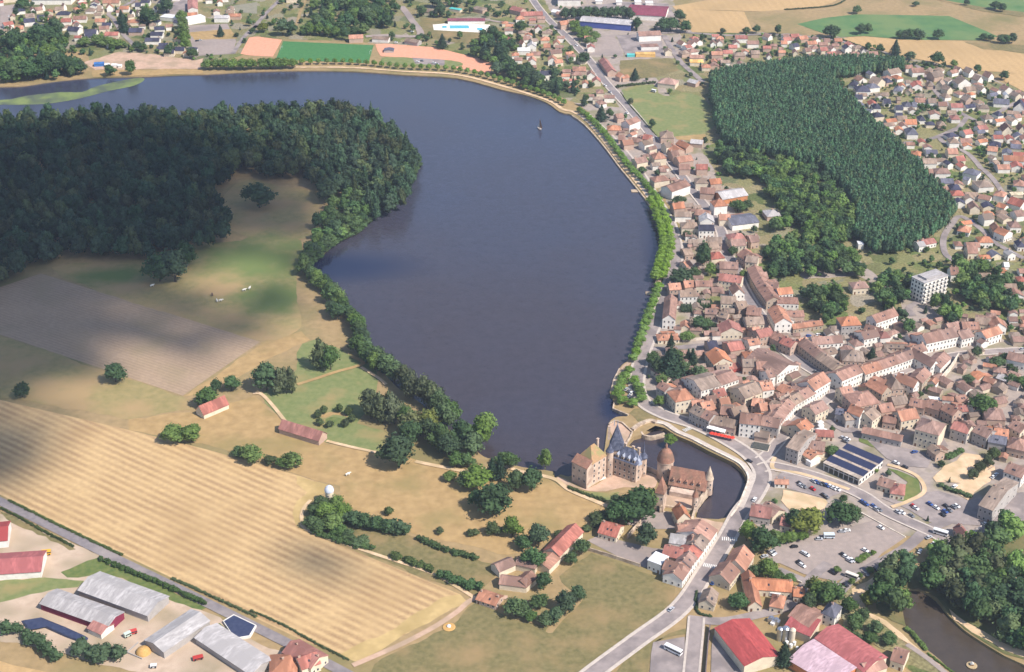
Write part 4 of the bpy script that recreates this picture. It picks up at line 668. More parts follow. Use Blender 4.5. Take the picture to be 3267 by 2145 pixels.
wall_run('quay_wall', GL('K', '1040 600 1030 655 1170 712'), 1.0, .9, STONE, 'short stone quay wall', 'at the dam beside the lake', 'wall', -1.6)
wall_run('promenade_wall', catmull(GL('C', '650 1068 770 1156 940 1346 1090 1546') + GL('G', '1200 116 1370 336 1440 486 1490 626 1502 740 1462 892 1422 1062'), 4), .8, .35, STONE, 'low stone edge of the promenade', 'along the curved lake shore', 'wall', -1.5)
wall_run('street_wall', GL('L', '1600 405 1690 300 1765 185'), .5, 4.5, WP, 'tall bare white wall closing a yard', 'above the town square', 'wall')
wall_run('yard_wall', GL('O', '800 440 1000 500 1280 592'), .5, 2.2, STONE, 'stone yard wall', 'between the pasture and the inn', 'wall')
wall_run('yard_wall', GL('O', '1165 330 1215 270 1285 195'), .6, 3.0, STONE, 'ruined stone wall', 'by the tree in the inn yard', 'wall')
wall_run('garden_wall', GL('R', '450 1190 900 1150'), .4, 2.0, WP, 'cream garden wall', 'on the cross street near the lake', 'wall')
wall_run('ramp_wall', GL('U', '240 460 215 700 190 1000 180 1200'), .5, 2.5, mat('dark_wall', (.12, .09, .10), (.18, .14, .14), 1), 'dark wall beside the side road', 'in front of the factory', 'wall')
wall_run('court_wall', GL('V', '1260 765 1350 800 1450 845'), .8, 3.0, CASTLE, 'curtain wall joining the castle', 'to the round pigeon tower', 'wall')
wall_run('moat_rampart', GL('V', '2225 1050 2110 1180 2030 1290 1990 1400 1950 1545'), 1.2, 2.6, STONE, 'weathered stone rampart', 'right of the castle outbuildings above the moat', 'wall', -3.2)
wall_run('court_front_wall', GL('V', '1530 1310 1740 1340 1960 1375'), 1.0, 1.2, STONE, 'retaining wall of the outer court', 'over the dry ditch', 'wall', -.2)
wall_run('ditch_wall', GL('V', '1530 1395 1730 1420 1930 1450'), .8, .9, STONE, 'low parapet before the outer court', 'beside the gate square', 'wall', -.2)
wall_run('terrace_wall', GL('V', '740 120 830 70 940 100 1085 235 1050 320 970 435'), .9, 1.1, STONE, 'crenellated terrace wall', 'behind the castle spire', 'wall', -1.6)
wall_run('bridge_parapet', catmull(GL('V', '1085 200 1180 130 1260 95 1350 70 1430 95'), 4), 2.6, 1.4, STONE, 'old stone footbridge', 'between the dam and the castle terrace', 'bridge', -1.0)
wall_run('weir_wall', catmull(GL('V', '1215 215 1250 265 1360 285 1460 265 1550 240'), 4), 1.2, .2, STONE, 'curved stone weir', 'across the head of the moat', 'wall', -3.2)
wall_run('lot_wall', GL('P', '70 640 200 700 320 750'), .5, 1.6, WP, 'white wall', 'below the riverside car park', 'wall')
wall_run('park_wall', GL('P', '720 10 980 155 1280 320'), .6, .6, WP, 'low cream wall', 'between the riverside car park and market car park', 'wall')
# ================================================================ the castle and the other single buildings
SLATE = mat('castle_slate', (.05, .055, .085), (.085, .095, .14), 1.2, (.12, .13, .18), .5, rough=.75, spec=.2, bump=.2)
TILE = mat('castle_tile', (.24, .115, .08), (.34, .18, .125), .9, (.20, .12, .085), .2, bump=.25)
TILEY = mat('lichen_tile', (.30, .20, .10), (.40, .23, .13), .8, (.26, .22, .10), .25, bump=.25)
LEAD = mat('zinc', (.22, .24, .30), (.33, .35, .42), 1.0, rough=.6, spec=.3)
def rel(root, pts): return [tuple(Vector(p) - root.location) for p in pts]
def block(root, p1, p2, d, h, rh, ty, rm, wm, nm, win=0, wincols=None, e1=0, chim=(), inset=0):
    a, b = p1, p2; L = (b-a).length; rz = math.atan2(b.y-a.y, b.x-a.x); m = (a+b)/2
    wv, wf, rv, rf = house_geo(L, d, h, rh, ty); M4 = Matrix.Translation(m - root.location) @ Matrix.Rotation(rz, 4, 'Z')
    w = obj(nm, mesh(nm, [M4 @ Vector(p) for p in wv], wf, wm), root); r = obj(nm+'_roof', mesh('roof', [M4 @ Vector(p) for p in rv], rf, rm), root)
    if win:
        n = wincols or max(1, int(L/3.2))
        for s in range(win):
            for i in range(n): o = obj('window', window_mesh(), w, M4 @ Vector((-L/2 + L*(i+.5)/n, 0, 1.6 + s*(h-1)/win)), rz, (1.1, 1.2, 1.9))
        m2 = max(1, int(d/4))
        if math.cos(rz) > .2:
            for s in range(win):
                for i in range(m2): o = obj('window', window_mesh(), w, M4 @ Vector((L/2, d*(i+.5)/m2, 1.6 + s*(h-1)/win)), rz + math.pi/2, (1.0, 1.2, 1.8))
    for cx, cy, ch in chim:
        q = MB().box(-.7, .7, -.5, .5, 0, ch).box(-.85, .85, -.65, .65, ch, ch+.3); o = obj('chimney', q.me('chimney', [CASTLE]), r, M4 @ Vector((cx, cy, h + rh*.35)), rz)
    return w, r, M4, L, rz
def tower(root, c, r, h, rmat, prof, wm, nm='tower', n=20, z0=-1.6, win=3):
    q = MB().lathe([(r*1.06, z0), (r, 1), (r, h-.8), (r*1.1, h-.5), (r*1.1, h)], n); lc = c - root.location
    t = obj(nm, q.me(nm, [wm], False), root, lc)
    s = obj('tower_roof', MB().lathe(prof, n).me('tower_roof', [rmat]), t, (0, 0, h))
    for i in range(win): obj('window', window_mesh(), t, (r*.28*(-1)**i, -r*.97, 2 + i*(h-4)/max(win, 1)), 0, (.7, 1, 1.3))
    return t
VP = lambda x, y: G('V', x, y)
castle = empty('castle', VP(700, 880))
C0 = VP(412, 1060); e1 = (VP(690, 885)-C0).normalized(); e2 = Vector((-e1.y, e1.x, 0))
block(castle, C0 + e1*4.6, C0 + e1*17.5, 11, 15.5, 8.2, 'h', TILEY, CASTLE, 'keep', 4, 3, chim=((4.5, 5.5, 7.0),))
a0 = C0 - e1*0.0
wv, wf, rv, rf = house_geo(11.4, 4.55, 14.5, 3.0, 'm')
# the lower wing in front of the keep: its long face looks left, its roof leans on the keep
rzw = math.atan2(-e2.y, -e2.x); M4 = Matrix.Translation(C0 + e2*5.7 - castle.location) @ Matrix.Rotation(rzw, 4, 'Z')
w = obj('wing', mesh('wing', [M4 @ Vector(p) for p in wv], wf, CASTLE), castle); obj('wing_roof', mesh('roof', [M4 @ Vector(p) for p in rv], rf, TILE), castle)
for s in range(2):
    for i in range(3): obj('window', window_mesh(), w, M4 @ Vector((-4+4*i, 0, 4.0+5.8*s)), rzw, (1.1, 1, 1.7))
tower(castle, VP(742, 862), 2.2, 17.5, SLATE, [(2.5, 0), (1.2, 2.6), (.1, 5.5)], CASTLE, 'stair_tower', win=4)
pv = VP(735, 800); block(castle, pv, pv + Vector((8.0, -1.0, 0)), 9.0, 15.5, 15.0, 'h', SLATE, CASTLE, 'pavilion', 2, 2, chim=((-4.6, 3.0, 9.0),))
for dx in (-.2, 1.8): obj('finial', MB().lathe([(.35, 0), (.18, 1.2), (.28, 1.5), (.04, 4.5)], 6).me('finial', [LEAD]), castle, pv - castle.location + Vector((3.0+dx, 4.0, 30.0)))
tower(castle, VP(865, 690), 1.7, 15.0, SLATE, [(2.0, 0), (.9, 4), (.05, 9.5)], STONE, 'turret', win=1)
w, r, M4, L, rz = block(castle, VP(800, 850), VP(1130, 968), 11.5, 12.5, 6.5, 'h', SLATE, CASTLE, 'main_wing', 3, 5, chim=((-3.5, 6.5, 5.5), (2.0, 6.0, 5.5), (5.2, 7.0, 5.0)))
dm = MB().box(-.8, .8, -.2, 2.6, -.5, 1.9).add([(-1, -.35, 1.9), (1, -.35, 1.9), (0, -.35, 3.4), (-1, 2.6, 1.9), (1, 2.6, 1.9), (0, 2.6, 3.4)], [(0, 1, 2), (1, 4, 5, 2), (0, 2, 5, 3)], 1).box(-.45, .45, -.26, -.18, .1, 1.6, 2).me('dormer', [STONE, LEAD, GLASS])
for i in range(4): obj('dormer', dm, r, M4 @ Vector((-L*.36 + i*L*.24, .5, 12.9)), rz)
tower(castle, VP(1152, 905), 2.3, 11.0, LEAD, [(2.7, 0), (2.0, 1.8), (.8, 3.4), (.1, 6)], CASTLE, 'corner_tower')
tower(castle, VP(1236, 850), 2.0, 12.5, SLATE, [(2.5, 0), (2.5, .8), (1.3, 2.6), (.7, 3.4), (.45, 6.0), (.04, 11.5)], CASTLE, 'corner_tower')
thing(castle, 'moated castle with steep slate roofs, tall spire and round corner towers', 'at the foot of the lake', 'castle')
cst = empty('outer_stairs', VP(620, 905)); obj('steps', MB().box(-3, 3, -1.5, 1.5, 0, .5).box(-2.4, 2.4, -1, 1.5, .5, 1.0).box(-1.8, 1.8, -.4, 1.5, 1.0, 1.5).me('steps', [mat('white_stone', (.7, .66, .6), (.78, .74, .68), 1)]), cst, None, .6)
thing(cst, 'pale stone steps', 'against the sunlit wall of the castle keep', 'steps')
# castle outbuildings
com = empty('castle_stable', VP(1860, 1100))
w, r, M4, L, rz = block(com, VP(1610, 1065), VP(2140, 1165), 13, 4.2, 8.5, 'g', TILE, CASTLE, 'stable_wall', 1, 6)
sk = MB().box(-.7, .7, -.9, 1.4, -.6, 1.0).add([(-.9, -1.05, 1.0), (.9, -1.05, 1.0), (0, -1.05, 1.9), (-.9, 1.6, 1.0), (.9, 1.6, 1.0), (0, 1.6, 1.9)], [(0, 1, 2), (1, 4, 5, 2), (0, 2, 5, 3)], 1).box(-.45, .45, -.98, -.9, -.1, .8, 2).me('dormer', [CASTLE, TILE, GLASS])
for i in range(5): obj('dormer', sk, r, M4 @ Vector((-L*.4 + i*L*.18, 1.6, 6.2)), rz)
obj('lean_to', MB().box(-L*.42, L*.22, -5.5, -.35, -.2, 3.0).me('lean_to', [CASTLE]), com, M4 @ Vector((0, 0, 0)), rz)
thing(com, 'long castle stable with a huge brown tiled roof and dormers', 'standing in the moat', 'stable')
pg = empty('pigeon_tower', VP(1555, 870)); 
tower(pg, VP(1555, 870), 4.7, 12.0, TILE, [(5.2, 0), (4.7, 2.2), (3.9, 4.6), (2.7, 6.6), (1.1, 7.9), (.7, 8.0), (.7, 9.8), (.9, 9.9), (.05, 11.6)], CASTLE, 'tower_wall', 28)
thing(pg, 'fat round brick tower with a domed tiled roof', 'beside the castle moat', 'tower')
gt = empty('gatehouse', VP(1468, 1375)); w, r, M4, L, rz = block(gt, VP(1405, 1365), VP(1528, 1392), 6.5, 12.5, 9.0, 'h', TILE, CASTLE, 'gate_wall', 0)
obj('gate_arch', MB().box(-1.3, 1.3, -.15, .1, 0, 3.6).me('gate_arch', [GLASS]), gt, M4 @ Vector((.3, 0, 0)), rz)
for s in (-1, 1): obj('window', window_mesh(), gt, M4 @ Vector((s*1.3, 0, 8)), rz, (.9, 1, 1.6))
thing(gt, 'square gatehouse tower with pyramid tiled roof', 'before the outer court', 'gatehouse')
for nm, (x, y), rr, hh, ch, lk in (('watch_tower', (2190, 1085), 2.4, 9, 8.5, 'slender tower with pointed stone cap at the far moat corner'), ('watch_tower', (1992, 1345), 1.7, 9, 6, 'small pointed tower at the near moat corner')):
    tw = empty(nm, VP(x, y)); tower(tw, VP(x, y), rr, hh, STONE if rr > 2 else TILE, [(rr*1.15, 0), (rr*.6, ch*.5), (.05, ch)], CASTLE, 'tower_wall'); thing(tw, lk, 'of the castle outbuildings', 'tower')
gp = MB().box(-.6, .6, -.6, .6, 0, 4.2).box(-.8, .8, -.8, .8, 4.2, 4.6).lathe([(.5, 4.6), (.05, 5.6)], 8).me('gate_pillar', [STONE])
for i, (x, y) in enumerate(((1185, 1470), (1222, 1490), (1495, 1395))): thing(obj('gate_pillar', gp, None, VP(x, y)), 'stone gate pillar', 'on the drive to the castle', 'pillar', 'gate pillars of the castle drive')
# dovecote in the hedge
J0 = G('J', 733, 1525); dv = empty('dovecote', J0)
t = obj('tower_wall', MB().lathe([(2.6, -.3), (2.45, 3), (2.4, 8.3), (2.65, 8.5), (2.65, 8.9)], 24).me('tower_wall', [wallmat('c')]), dv)
obj('dome', MB().lathe([(2.75, 0), (2.7, .9), (2.35, 2.0), (1.6, 3.0), (.7, 3.6), (.1, 3.75)], 24).me('dome', [mat('white_dome', (.44, .47, .55), (.55, .58, .66), 1, rough=.6)], True), dv, (0, 0, 8.9))
for i in range(2): obj('window', window_mesh(), t, (.5-i, -2.38, 3.0+3*i), 0, (.8, 1, 1.2))
thing(dv, 'round cream tower with a white dome', 'at the hedge corner of the wheat field', 'tower')
# white apartment block
ap = empty('apartment_block', G('H', 1420, 1240)); A1, A2 = G('H', 1312, 1185), G('H', 1425, 1245)
L = (A2-A1).length; rz = math.atan2(A2.y-A1.y, A2.x-A1.x); M4 = Matrix.Translation((A1+A2)/2 - ap.location) @ Matrix.Rotation(rz, 4, 'Z'); D, HH = 24.0, 16.5
b = MB(); b.box(-L/2, L/2, 0, D, -.3, HH); o = obj('wall', b.me('wall', [wallmat('w')]), ap); o.matrix_local = M4
q = MB().box(-L/2-.3, L/2+.3, -.3, D+.3, HH, HH+.5).box(-L/2+2, L/2-2, 4, D-4, HH+.5, HH+2.0); o = obj('roof', q.me('roof', [roofmat('l')]), ap); o.matrix_local = M4
for s in range(5):
    for i in range(4): obj('window', window_mesh(), ap, M4 @ Vector((-L/2 + L*(i+.5)/4, 0, 1.2+3.15*s)), rz, (1.6, 1, 1.6))
    for i in range(6):
        y = D*(i+.5)/6; obj('window', window_mesh(), ap, M4 @ Vector((L/2, y, 1.0+3.15*s)), rz+math.pi/2, (1.8, 1, 2.0))
        bal = unit('bal', lambda: MB().box(-1.5, 1.5, -1.3, 0, 0, .18).box(-1.5, 1.5, -1.3, -1.22, .18, 1.1).box(-1.5, -1.42, -1.22, 0, .18, 1.1).box(1.42, 1.5, -1.22, 0, .18, 1.1).me('balcony', [wallmat('w')]))
        obj('balcony', bal, ap, M4 @ Vector((L/2+.02, y, .7+3.15*s)), rz+math.pi/2)
thing(ap, 'tall white apartment block with balconies and flat roof', 'among trees on the slope', 'apartment block')
# market hall under solar panels
PVM = mat('solar_panel', (.022, .026, .06), (.035, .04, .085), 2.0, rough=.35, spec=.5)
h1, h2, h4 = G('L', 515, 1215), G('L', 845, 1362), G('L', 1110, 1200)
mh = empty('market_hall', (h1+h2)/2); L = (h2-h1).length; D = (h4-h2).length*.97; rz = math.atan2(h2.y-h1.y, h2.x-h1.x); mh.rotation_euler = (0, 0, rz)
pm = MB().box(-.25, .25, -.25, .25, 0, 4.6).me('post', [FRAME])
for i in range(8):
    for y in (0.3, D*.5, D-.3): obj('post', pm, mh, (-L/2+.4+(L-.8)*i/7, y, 0))
obj('side_wall', MB().box(L/2-.3, L/2, .6, D-.6, 0, 4.2).me('side_wall', [wallmat('w')]), mh); obj('back_wall', MB().box(-L/2, L/2-.35, D-.35, D-.05, 0, 4.5).me('back_wall', [wallmat('g')]), mh)
obj('beam', MB().box(-L/2, L/2, -.1, .1, 3.4, 3.9).me('beam', [FRAME]), mh)
for i in range(8): obj('window', window_mesh(), mh, (L/2, 1.5 + i*(D-3)/7, 1.0), math.pi/2, (1.8, 1, 2.2))
for i in range(3):
    y0 = i*D/3; y1 = y0 + D/3
    rv, rf = slab([(-L/2-.5, y0+D*.1, 5.0), (L/2+.5, y0+D*.1, 5.0), (L/2+.5, y1-.1, 6.1), (-L/2-.5, y1-.1, 6.1)], [(0, 1, 2, 3)], .2)
    ro = obj('roof_panel', mesh('roof_panel', rv, rf, PVM), mh)
    rv, rf = slab([(-L/2-.5, y0-.2, 5.1), (L/2+.5, y0-.2, 5.1), (L/2+.5, y0+D*.12, 5.15), (-L/2-.5, y0+D*.12, 5.15)], [(0, 1, 2, 3)], .15)
    obj('skylight_strip', mesh('skylight_strip', rv, rf, roofmat('s')), ro)
thing(mh, 'open market hall with three rows of dark solar panels on its roof', 'in the town', 'market hall')
# factory silos and tanks
STEEL = mat('steel', (.42, .43, .47), (.55, .56, .6), .8, rough=.3, metal=.8)
for x, y, r, h, m, lk in ((1065, 600, 1.6, 8, STEEL, 'left steel silo'), (1130, 610, 1.9, 9, STEEL, 'taller steel silo'), (1208, 640, 1.5, 9.5, wallmat('c'), 'tan cylindrical silo'), (1150, 655, .9, 2.2, mat('white_tank', (.72, .72, .72), rough=.4), 'first small white tank'), (1200, 690, .9, 2.2, MATS['white_tank'], 'second small white tank'), (1240, 660, .9, 2.2, MATS['white_tank'], 'third small white tank'), (1275, 715, .7, 1.8, MATS['white_tank'], 'smallest white tank')):
    s = empty('silo' if h > 5 else 'tank', G('U', x, y)); obj('shell', MB().lathe([(r, 0), (r, h*.9)], 18).me('shell', [m], False), s); obj('cap', MB().lathe([(r*1.03, 0), (r*.6, h*.08), (.15, h*.12)], 18).me('cap', [m]), s, (0, 0, h*.9))
    thing(s, lk, 'between the red factory roofs', 'silo' if h > 5 else 'tank')
u = empty('air_handler', G('U', 1000, 400)); obj('casing', MB().box(-3, 3, -1.4, 1.4, 0, 2.4).box(-2.2, -.6, -1, 1, 2.4, 3.2).box(.4, 2.2, -1, 1, 2.4, 3.4).me('casing', [STEEL]), u, None, -.6); obj('duct', MB().box(-1, 1, -2.6, -1.4, 0, 1.4).me('duct', [MATS['white_tank']]), u, None, -.6)
thing(u, 'grey metal ventilation unit', 'behind the red factory roofs', 'machine')
# swimming pool
PW = mat('pool_water', (.06, .40, .50), (.09, .46, .56), .8, rough=.1, spec=.5)
for nm, s, lk in (('swimming_pool', '1835 240 2010 240 2020 268 1840 270', 'bright blue main swimming pool'), ('swimming_pool', '1770 246 1810 246 1810 264 1768 264', 'small round edged paddling pool'), ('swimming_pool', '2090 264 2140 264 2140 286 2092 284', 'small square pool')):
    p = GL('B', s); c = sum(p, Vector())/4; pr = empty(nm, c); v = [(q-c).to_tuple() for q in p]
    rim = [((q-c)*1.12) for q in p]
    obj('rim', mesh('rim', [(a.x, a.y, .62) for a in rim] + [(a.x, a.y, 0) for a in rim], [(3, 2, 1, 0)][::-1] + [(i, (i+1) % 4, (i+1) % 4+4, i+4) for i in range(4)], mat('pool_rim', (.72, .70, .66))), pr)
    obj('water', mesh('water', [(x, y, .66) for x, y, z in v], [(3, 2, 1, 0)], PW), pr); thing(pr, lk, 'on the white deck at the far end of the lake', 'pool')
# ================================================================ trees
def leafmat(name, c, var=.22):
    c = mul(c, 1.5)
    m = mat(name, mul(c, .7), mul(c, 1.3), .45, mul(c, .55), .15, rough=.75, objrand=var, spec=.15, fac3=(.55, .75), transl=.35); return m
LEAF = {'o': leafmat('oak_leaves', (.048, .084, .037)), 'm': leafmat('mixed_leaves', (.060, .098, .036)), 'l': leafmat('light_leaves', (.095, .145, .038), .14), 'c': leafmat('conifer_needles', (.034, .060, .036), .15), 'y': leafmat('olive_leaves', (.115, .13, .04)), 'p': leafmat('poplar_leaves', (.080, .098, .048)), 's': leafmat('shrub_leaves', (.058, .080, .032)), 'g': leafmat('linden_leaves', (.115, .19, .040), .12), 'v': leafmat('avenue_leaves', (.145, .23, .033), .08)}
def ico():
    t = (1+5**.5)/2; v = [(-1, t, 0), (1, t, 0), (-1, -t, 0), (1, -t, 0), (0, -1, t), (0, 1, t), (0, -1, -t), (0, 1, -t), (t, 0, -1), (t, 0, 1), (-t, 0, -1), (-t, 0, 1)]
    v = np.array(v)/math.sqrt(1+t*t); f = np.array([(0, 11, 5), (0, 5, 1), (0, 1, 7), (0, 7, 10), (0, 10, 11), (1, 5, 9), (5, 11, 4), (11, 10, 2), (10, 7, 6), (7, 1, 8), (3, 9, 4), (3, 4, 2), (3, 2, 6), (3, 6, 8), (3, 8, 9), (4, 9, 5), (2, 4, 11), (6, 2, 10), (8, 6, 7), (9, 8, 1)]); return v, f
ICO = ico()
def crown_arrays(kind, seed, nleaf, leaf):
    """unit crown: height 1 (z 0..1), width 1; lobes plus many small leaf faces"""
    r = np.random.default_rng(seed); V = []; F = []; n = 0
    def lobes():
        if kind == 'c': return [(0, 0, .12+.76*i/6, .40*(1-i/6.6)+.05, .13) for i in range(7)]
        if kind == 'k': return [(0, 0, .42, .50, .36), (r.normal(0, .06), r.normal(0, .06), .66, .38, .26), (r.normal(0, .08), r.normal(0, .08), .84, .24, .16)]
        if kind == 'p': return [(r.normal(0, .10), r.normal(0, .10), .12+.76*i/8, .34*math.sin(math.pi*(i+1.6)/10.5)+.06, .16) for i in range(9)]
        L = [(0, 0, .46, .31, .36)]
        for i in range(13):
            a = 2*math.pi*i/13*2.0 + r.normal(0, .4); e = r.uniform(-.5, 1.0); q = r.uniform(.22, .36)*math.cos(e*1.05)
            L.append((q*math.cos(a), q*math.sin(a), .46+.30*e, r.uniform(.11, .24), r.uniform(.10, .22)))
        L.append((r.normal(0, .06), r.normal(0, .06), .76, .22, .22)); return L
    lb = lobes()
    for (x, y, z, rr, rz) in lb:
        v = ICO[0]*np.array([rr, rr, rz])*.9*r.uniform(.88, 1.06, (12, 1)) + np.array([x, y, z]); v[:, 2] = np.maximum(v[:, 2], .03); V.append(v); F.append(ICO[1]+n); n += 12
    w = np.array([q[3]*q[4] for q in lb]); pick = r.choice(len(lb), nleaf, p=w/w.sum())
    d = r.normal(size=(nleaf, 3)); d[:, 2] = d[:, 2]*.9 + .25; d /= np.linalg.norm(d, axis=1)[:, None]
    lbA = np.array(lb); c = lbA[pick, :3] + d*np.stack([lbA[pick, 3], lbA[pick, 3], lbA[pick, 4]], 1)*r.uniform(.82, 1.32, (nleaf, 1)); c[:, 2] = np.maximum(c[:, 2], .04)
    nn = d + r.normal(0, .45, (nleaf, 3)); nn /= np.linalg.norm(nn, axis=1)[:, None]
    u = np.cross(nn, r.normal(size=(nleaf, 3))); u /= np.linalg.norm(u, axis=1)[:, None]; v2 = np.cross(nn, u); s = leaf*r.uniform(.6, 1.3, (nleaf, 1))
    q = np.stack([c-u*s-v2*s*.6, c+u*s-v2*s*.7, c+u*s*.8+v2*s*.8, c-u*s*.7+v2*s*.7], 1).reshape(-1, 3)
    base = n + np.arange(nleaf)[:, None]*4
    F.append(base + np.array([0, 1, 2])); F.append(base + np.array([0, 2, 3])); V.append(q)
    return np.concatenate(V), np.concatenate(F)
def np_mesh(name, v, f, m, tint=None):
    me = bpy.data.meshes.new(name); me.vertices.add(len(v)); me.vertices.foreach_set('co', np.ascontiguousarray(v, dtype=np.float32).ravel())
    me.loops.add(len(f)*3); me.loops.foreach_set('vertex_index', np.ascontiguousarray(f, dtype=np.int32).ravel()); me.polygons.add(len(f)); me.polygons.foreach_set('loop_start', np.arange(0, len(f)*3, 3, dtype=np.int32))
    me.materials.append(m); me.update(calc_edges=True)
    if tint is not None:
        a = me.color_attributes.new('tint', 'FLOAT_COLOR', 'POINT'); a.data.foreach_set('color', np.ascontiguousarray(np.concatenate([tint, np.ones((len(tint), 1))], 1), dtype=np.float32).ravel())
    me.validate(); return me
SHAPE = {'o': 'r', 'm': 'r', 'l': 'r', 'y': 'r', 's': 'r', 'g': 'r', 'c': 'c', 'p': 'p', 'k': 'k', 'v': 'r'}
_arr = {}
def crown_variant(shape, i, lod):
    k = (shape, i, lod)
    if k not in _arr: _arr[k] = crown_arrays(shape, 100+i*7+ord(shape), *{2: (760, .040), 1: (230, .055), 0: (40, .09)}[lod])
    return _arr[k]
_cm = {}
def crown_me(kind, i):
    if (kind, i) not in _cm: v, f = crown_variant(SHAPE[kind], i, 2); _cm[(kind, i)] = np_mesh('crown', v, f, LEAF[kind])
    return _cm[(kind, i)]
def trunk_me():
    def b():
        q = MB().lathe([(.62, -.02), (.42, .12), (.36, .5), (.28, .85), (.12, 1.0)], 7)
        for a in (0.3, 2.3, 4.4):
            c, s = math.cos(a), math.sin(a); q.add([(.2*c-.1*s, .2*s+.1*c, .62), (.2*c+.1*s, .2*s-.1*c, .62), (.2*c, .2*s, .5), (1.5*c, 1.5*s, 1.0)], [(0, 1, 3), (1, 2, 3), (2, 0, 3)])
        return q.me('trunk', BARK)
    return unit('trunk', b)
TNAME = {'o': ('broadleaf_tree', 'dark green broadleaf tree'), 'm': ('broadleaf_tree', 'mid green leafy tree'), 'l': ('broadleaf_tree', 'light green leafy tree'), 'c': ('conifer_tree', 'dark conifer'), 'y': ('broadleaf_tree', 'yellow green tree'), 'p': ('poplar_tree', 'tall olive green tree'), 's': ('shrub', 'dark rounded shrub'), 'g': ('linden_tree', 'trimmed linden tree'), 'v': ('linden_tree', 'bright yellow green linden')}
def tree(p, kind, dia, ht, zone, group=None, look=None):
    r = random.Random(int(p.x*31+p.y*17)); rt = empty(TNAME[kind][0], p, r.uniform(0, 6.28))
    th = ht*(.14 if kind in 'omly' else .08 if kind in 'cp' else .05 if kind == 's' else .25)
    obj('trunk', trunk_me(), rt, None, None, (dia*.06+.1, dia*.06+.1, max(th*1.5, .6)))
    obj('crown', crown_me(kind, r.randrange(4)), rt, (0, 0, th*.75), None, (dia*r.uniform(.95, 1.1), dia*r.uniform(.95, 1.1), ht-th*.75))
    size = 'huge ' if dia > 19 else 'large ' if dia > 13.5 else 'small ' if dia < 7 else ''
    thing(rt, look or size + TNAME[kind][1], zone, 'shrub' if kind == 's' else 'tree', group, p); return rt
TS = {'A': 1.35, 'B': 1.3, 'D': 1.3, 'L': 1.15, 'R': 1.15, 'K': 1.2, 'V': 1.12, 'J': 1.15, 'P': 1.0, 'T': 1.02, 'O': 1.05, 'N': 1.1}
def trees(t, zone, text, group=None, look=None):
    for row in text.split(';'):
        q = row.split()
        if len(q) < 5: continue
        k = TS.get(t, 1.28); tree(G(t, float(q[0]), float(q[1])), q[2], float(q[3])*k, float(q[4])*k, zone, group, look)
trees('I', 'in the meadow by the wheat field', '1070 400 o 13 11; 210 540 o 10 8; 1600 960 l 13 9; 1770 950 l 13 9; 1920 632 m 13 11; 2000 500 o 7 8; 2140 482 o 10 9; 2210 1090 m 8 5')
trees('J', 'in the meadow by the wheat field', '10 1140 l 13 10; 180 1160 s 8 5; 380 1190 l 12 9; 290 1190 m 8 6')
trees('J', 'on the castle park lawn', '150 480 o 16 18; 270 510 p 8 17; 380 512 p 7 17; 330 508 p 7 16; 640 280 p 10 19; 740 290 m 13 16; 690 300 o 8 14; 1110 740 p 11 18; 1210 770 p 11 18; 1330 790 p 11 19; 1080 700 p 8 16; 1290 740 p 9 17; 1370 1190 o 22 19; 1480 1000 o 14 16')
trees('J', 'in the ring of clipped shrubs on the park lawn', '680 690 s 4.8 5; 820 680 s 5 5; 905 712 s 5.5 5.6; 620 732 s 5 5; 640 802 s 5 4.6; 730 822 s 5 4.4; 870 817 s 5 5; 935 767 s 5 4.6', 'ring of clipped shrubs')
trees('J', 'on the shore between park and lake', '1500 900 y 16 15; 1650 880 y 15 15; 1440 830 m 12 14; 1800 830 m 14 16; 1650 950 m 12 14; 1750 1020 m 14 15; 1830 1100 o 14 14; 1950 1000 o 14 16; 2050 1080 m 13 14; 2130 1000 l 14 18; 2170 930 l 13 17; 1900 1180 m 10 9; 2000 1190 m 9 8; 1000 130 m 13 12; 1080 210 m 13 12; 1170 260 m 13 13; 1260 330 m 14 13; 1330 400 m 13 13; 1420 470 p 12 16; 1500 560 p 12 17; 1600 600 p 12 18; 1680 640 p 12 17; 1740 700 m 12 15; 1850 780 m 13 14')
trees('J', 'in the meadow left of the castle', '1840 1320 l 8 6; 2090 1370 l 16 12; 1990 1380 m 10 10; 2230 1300 c 8 13; 2300 1300 c 8 14; 2330 1180 m 9 8; 2250 1620 o 19 17; 2100 1560 o 11 10')
trees('K', 'in the meadow left of the castle', '80 1200 m 10 9; 405 1212 l 8 12; 280 1410 o 13 13; 130 1410 m 10 12')
trees('V', 'in front of the castle', '1150 1480 o 22 17; 1000 1490 o 14 11; 1320 1340 l 12 12; 850 1310 m 8 7; 620 1540 s 14 5; 1650 372 l 9 4.5')
trees('K', 'in the villa garden by the dam', '1560 360 c 18 19; 1450 340 m 10 12; 1560 130 c 6 12; 1480 422 l 9 6; 1760 250 c 7 11; 1720 240 c 6 10; 1830 390 m 12 9; 1460 622 l 7 6; 1600 250 m 11 10; 1650 320 m 11 9; 1400 250 m 8 9')
trees('O', 'by the courtyard farm', '100 312 l 12 12; 340 412 o 13 15; 200 430 o 10 9; 290 592 o 13 12; 740 472 m 9 9; 640 562 m 9 7; 390 802 o 9 11; 700 905 o 9 10; 600 995 o 12 12; 500 1100 o 9 9; 350 972 m 10 8; 130 1042 m 12 10; 200 1052 m 10 8; 270 1092 m 8 6; 410 1122 m 9 7; 520 312 s 6 4; 780 262 s 6 4')
trees('O', 'by the inn yard', '1080 190 o 16 14; 930 190 s 12 6; 1340 392 o 13 14')
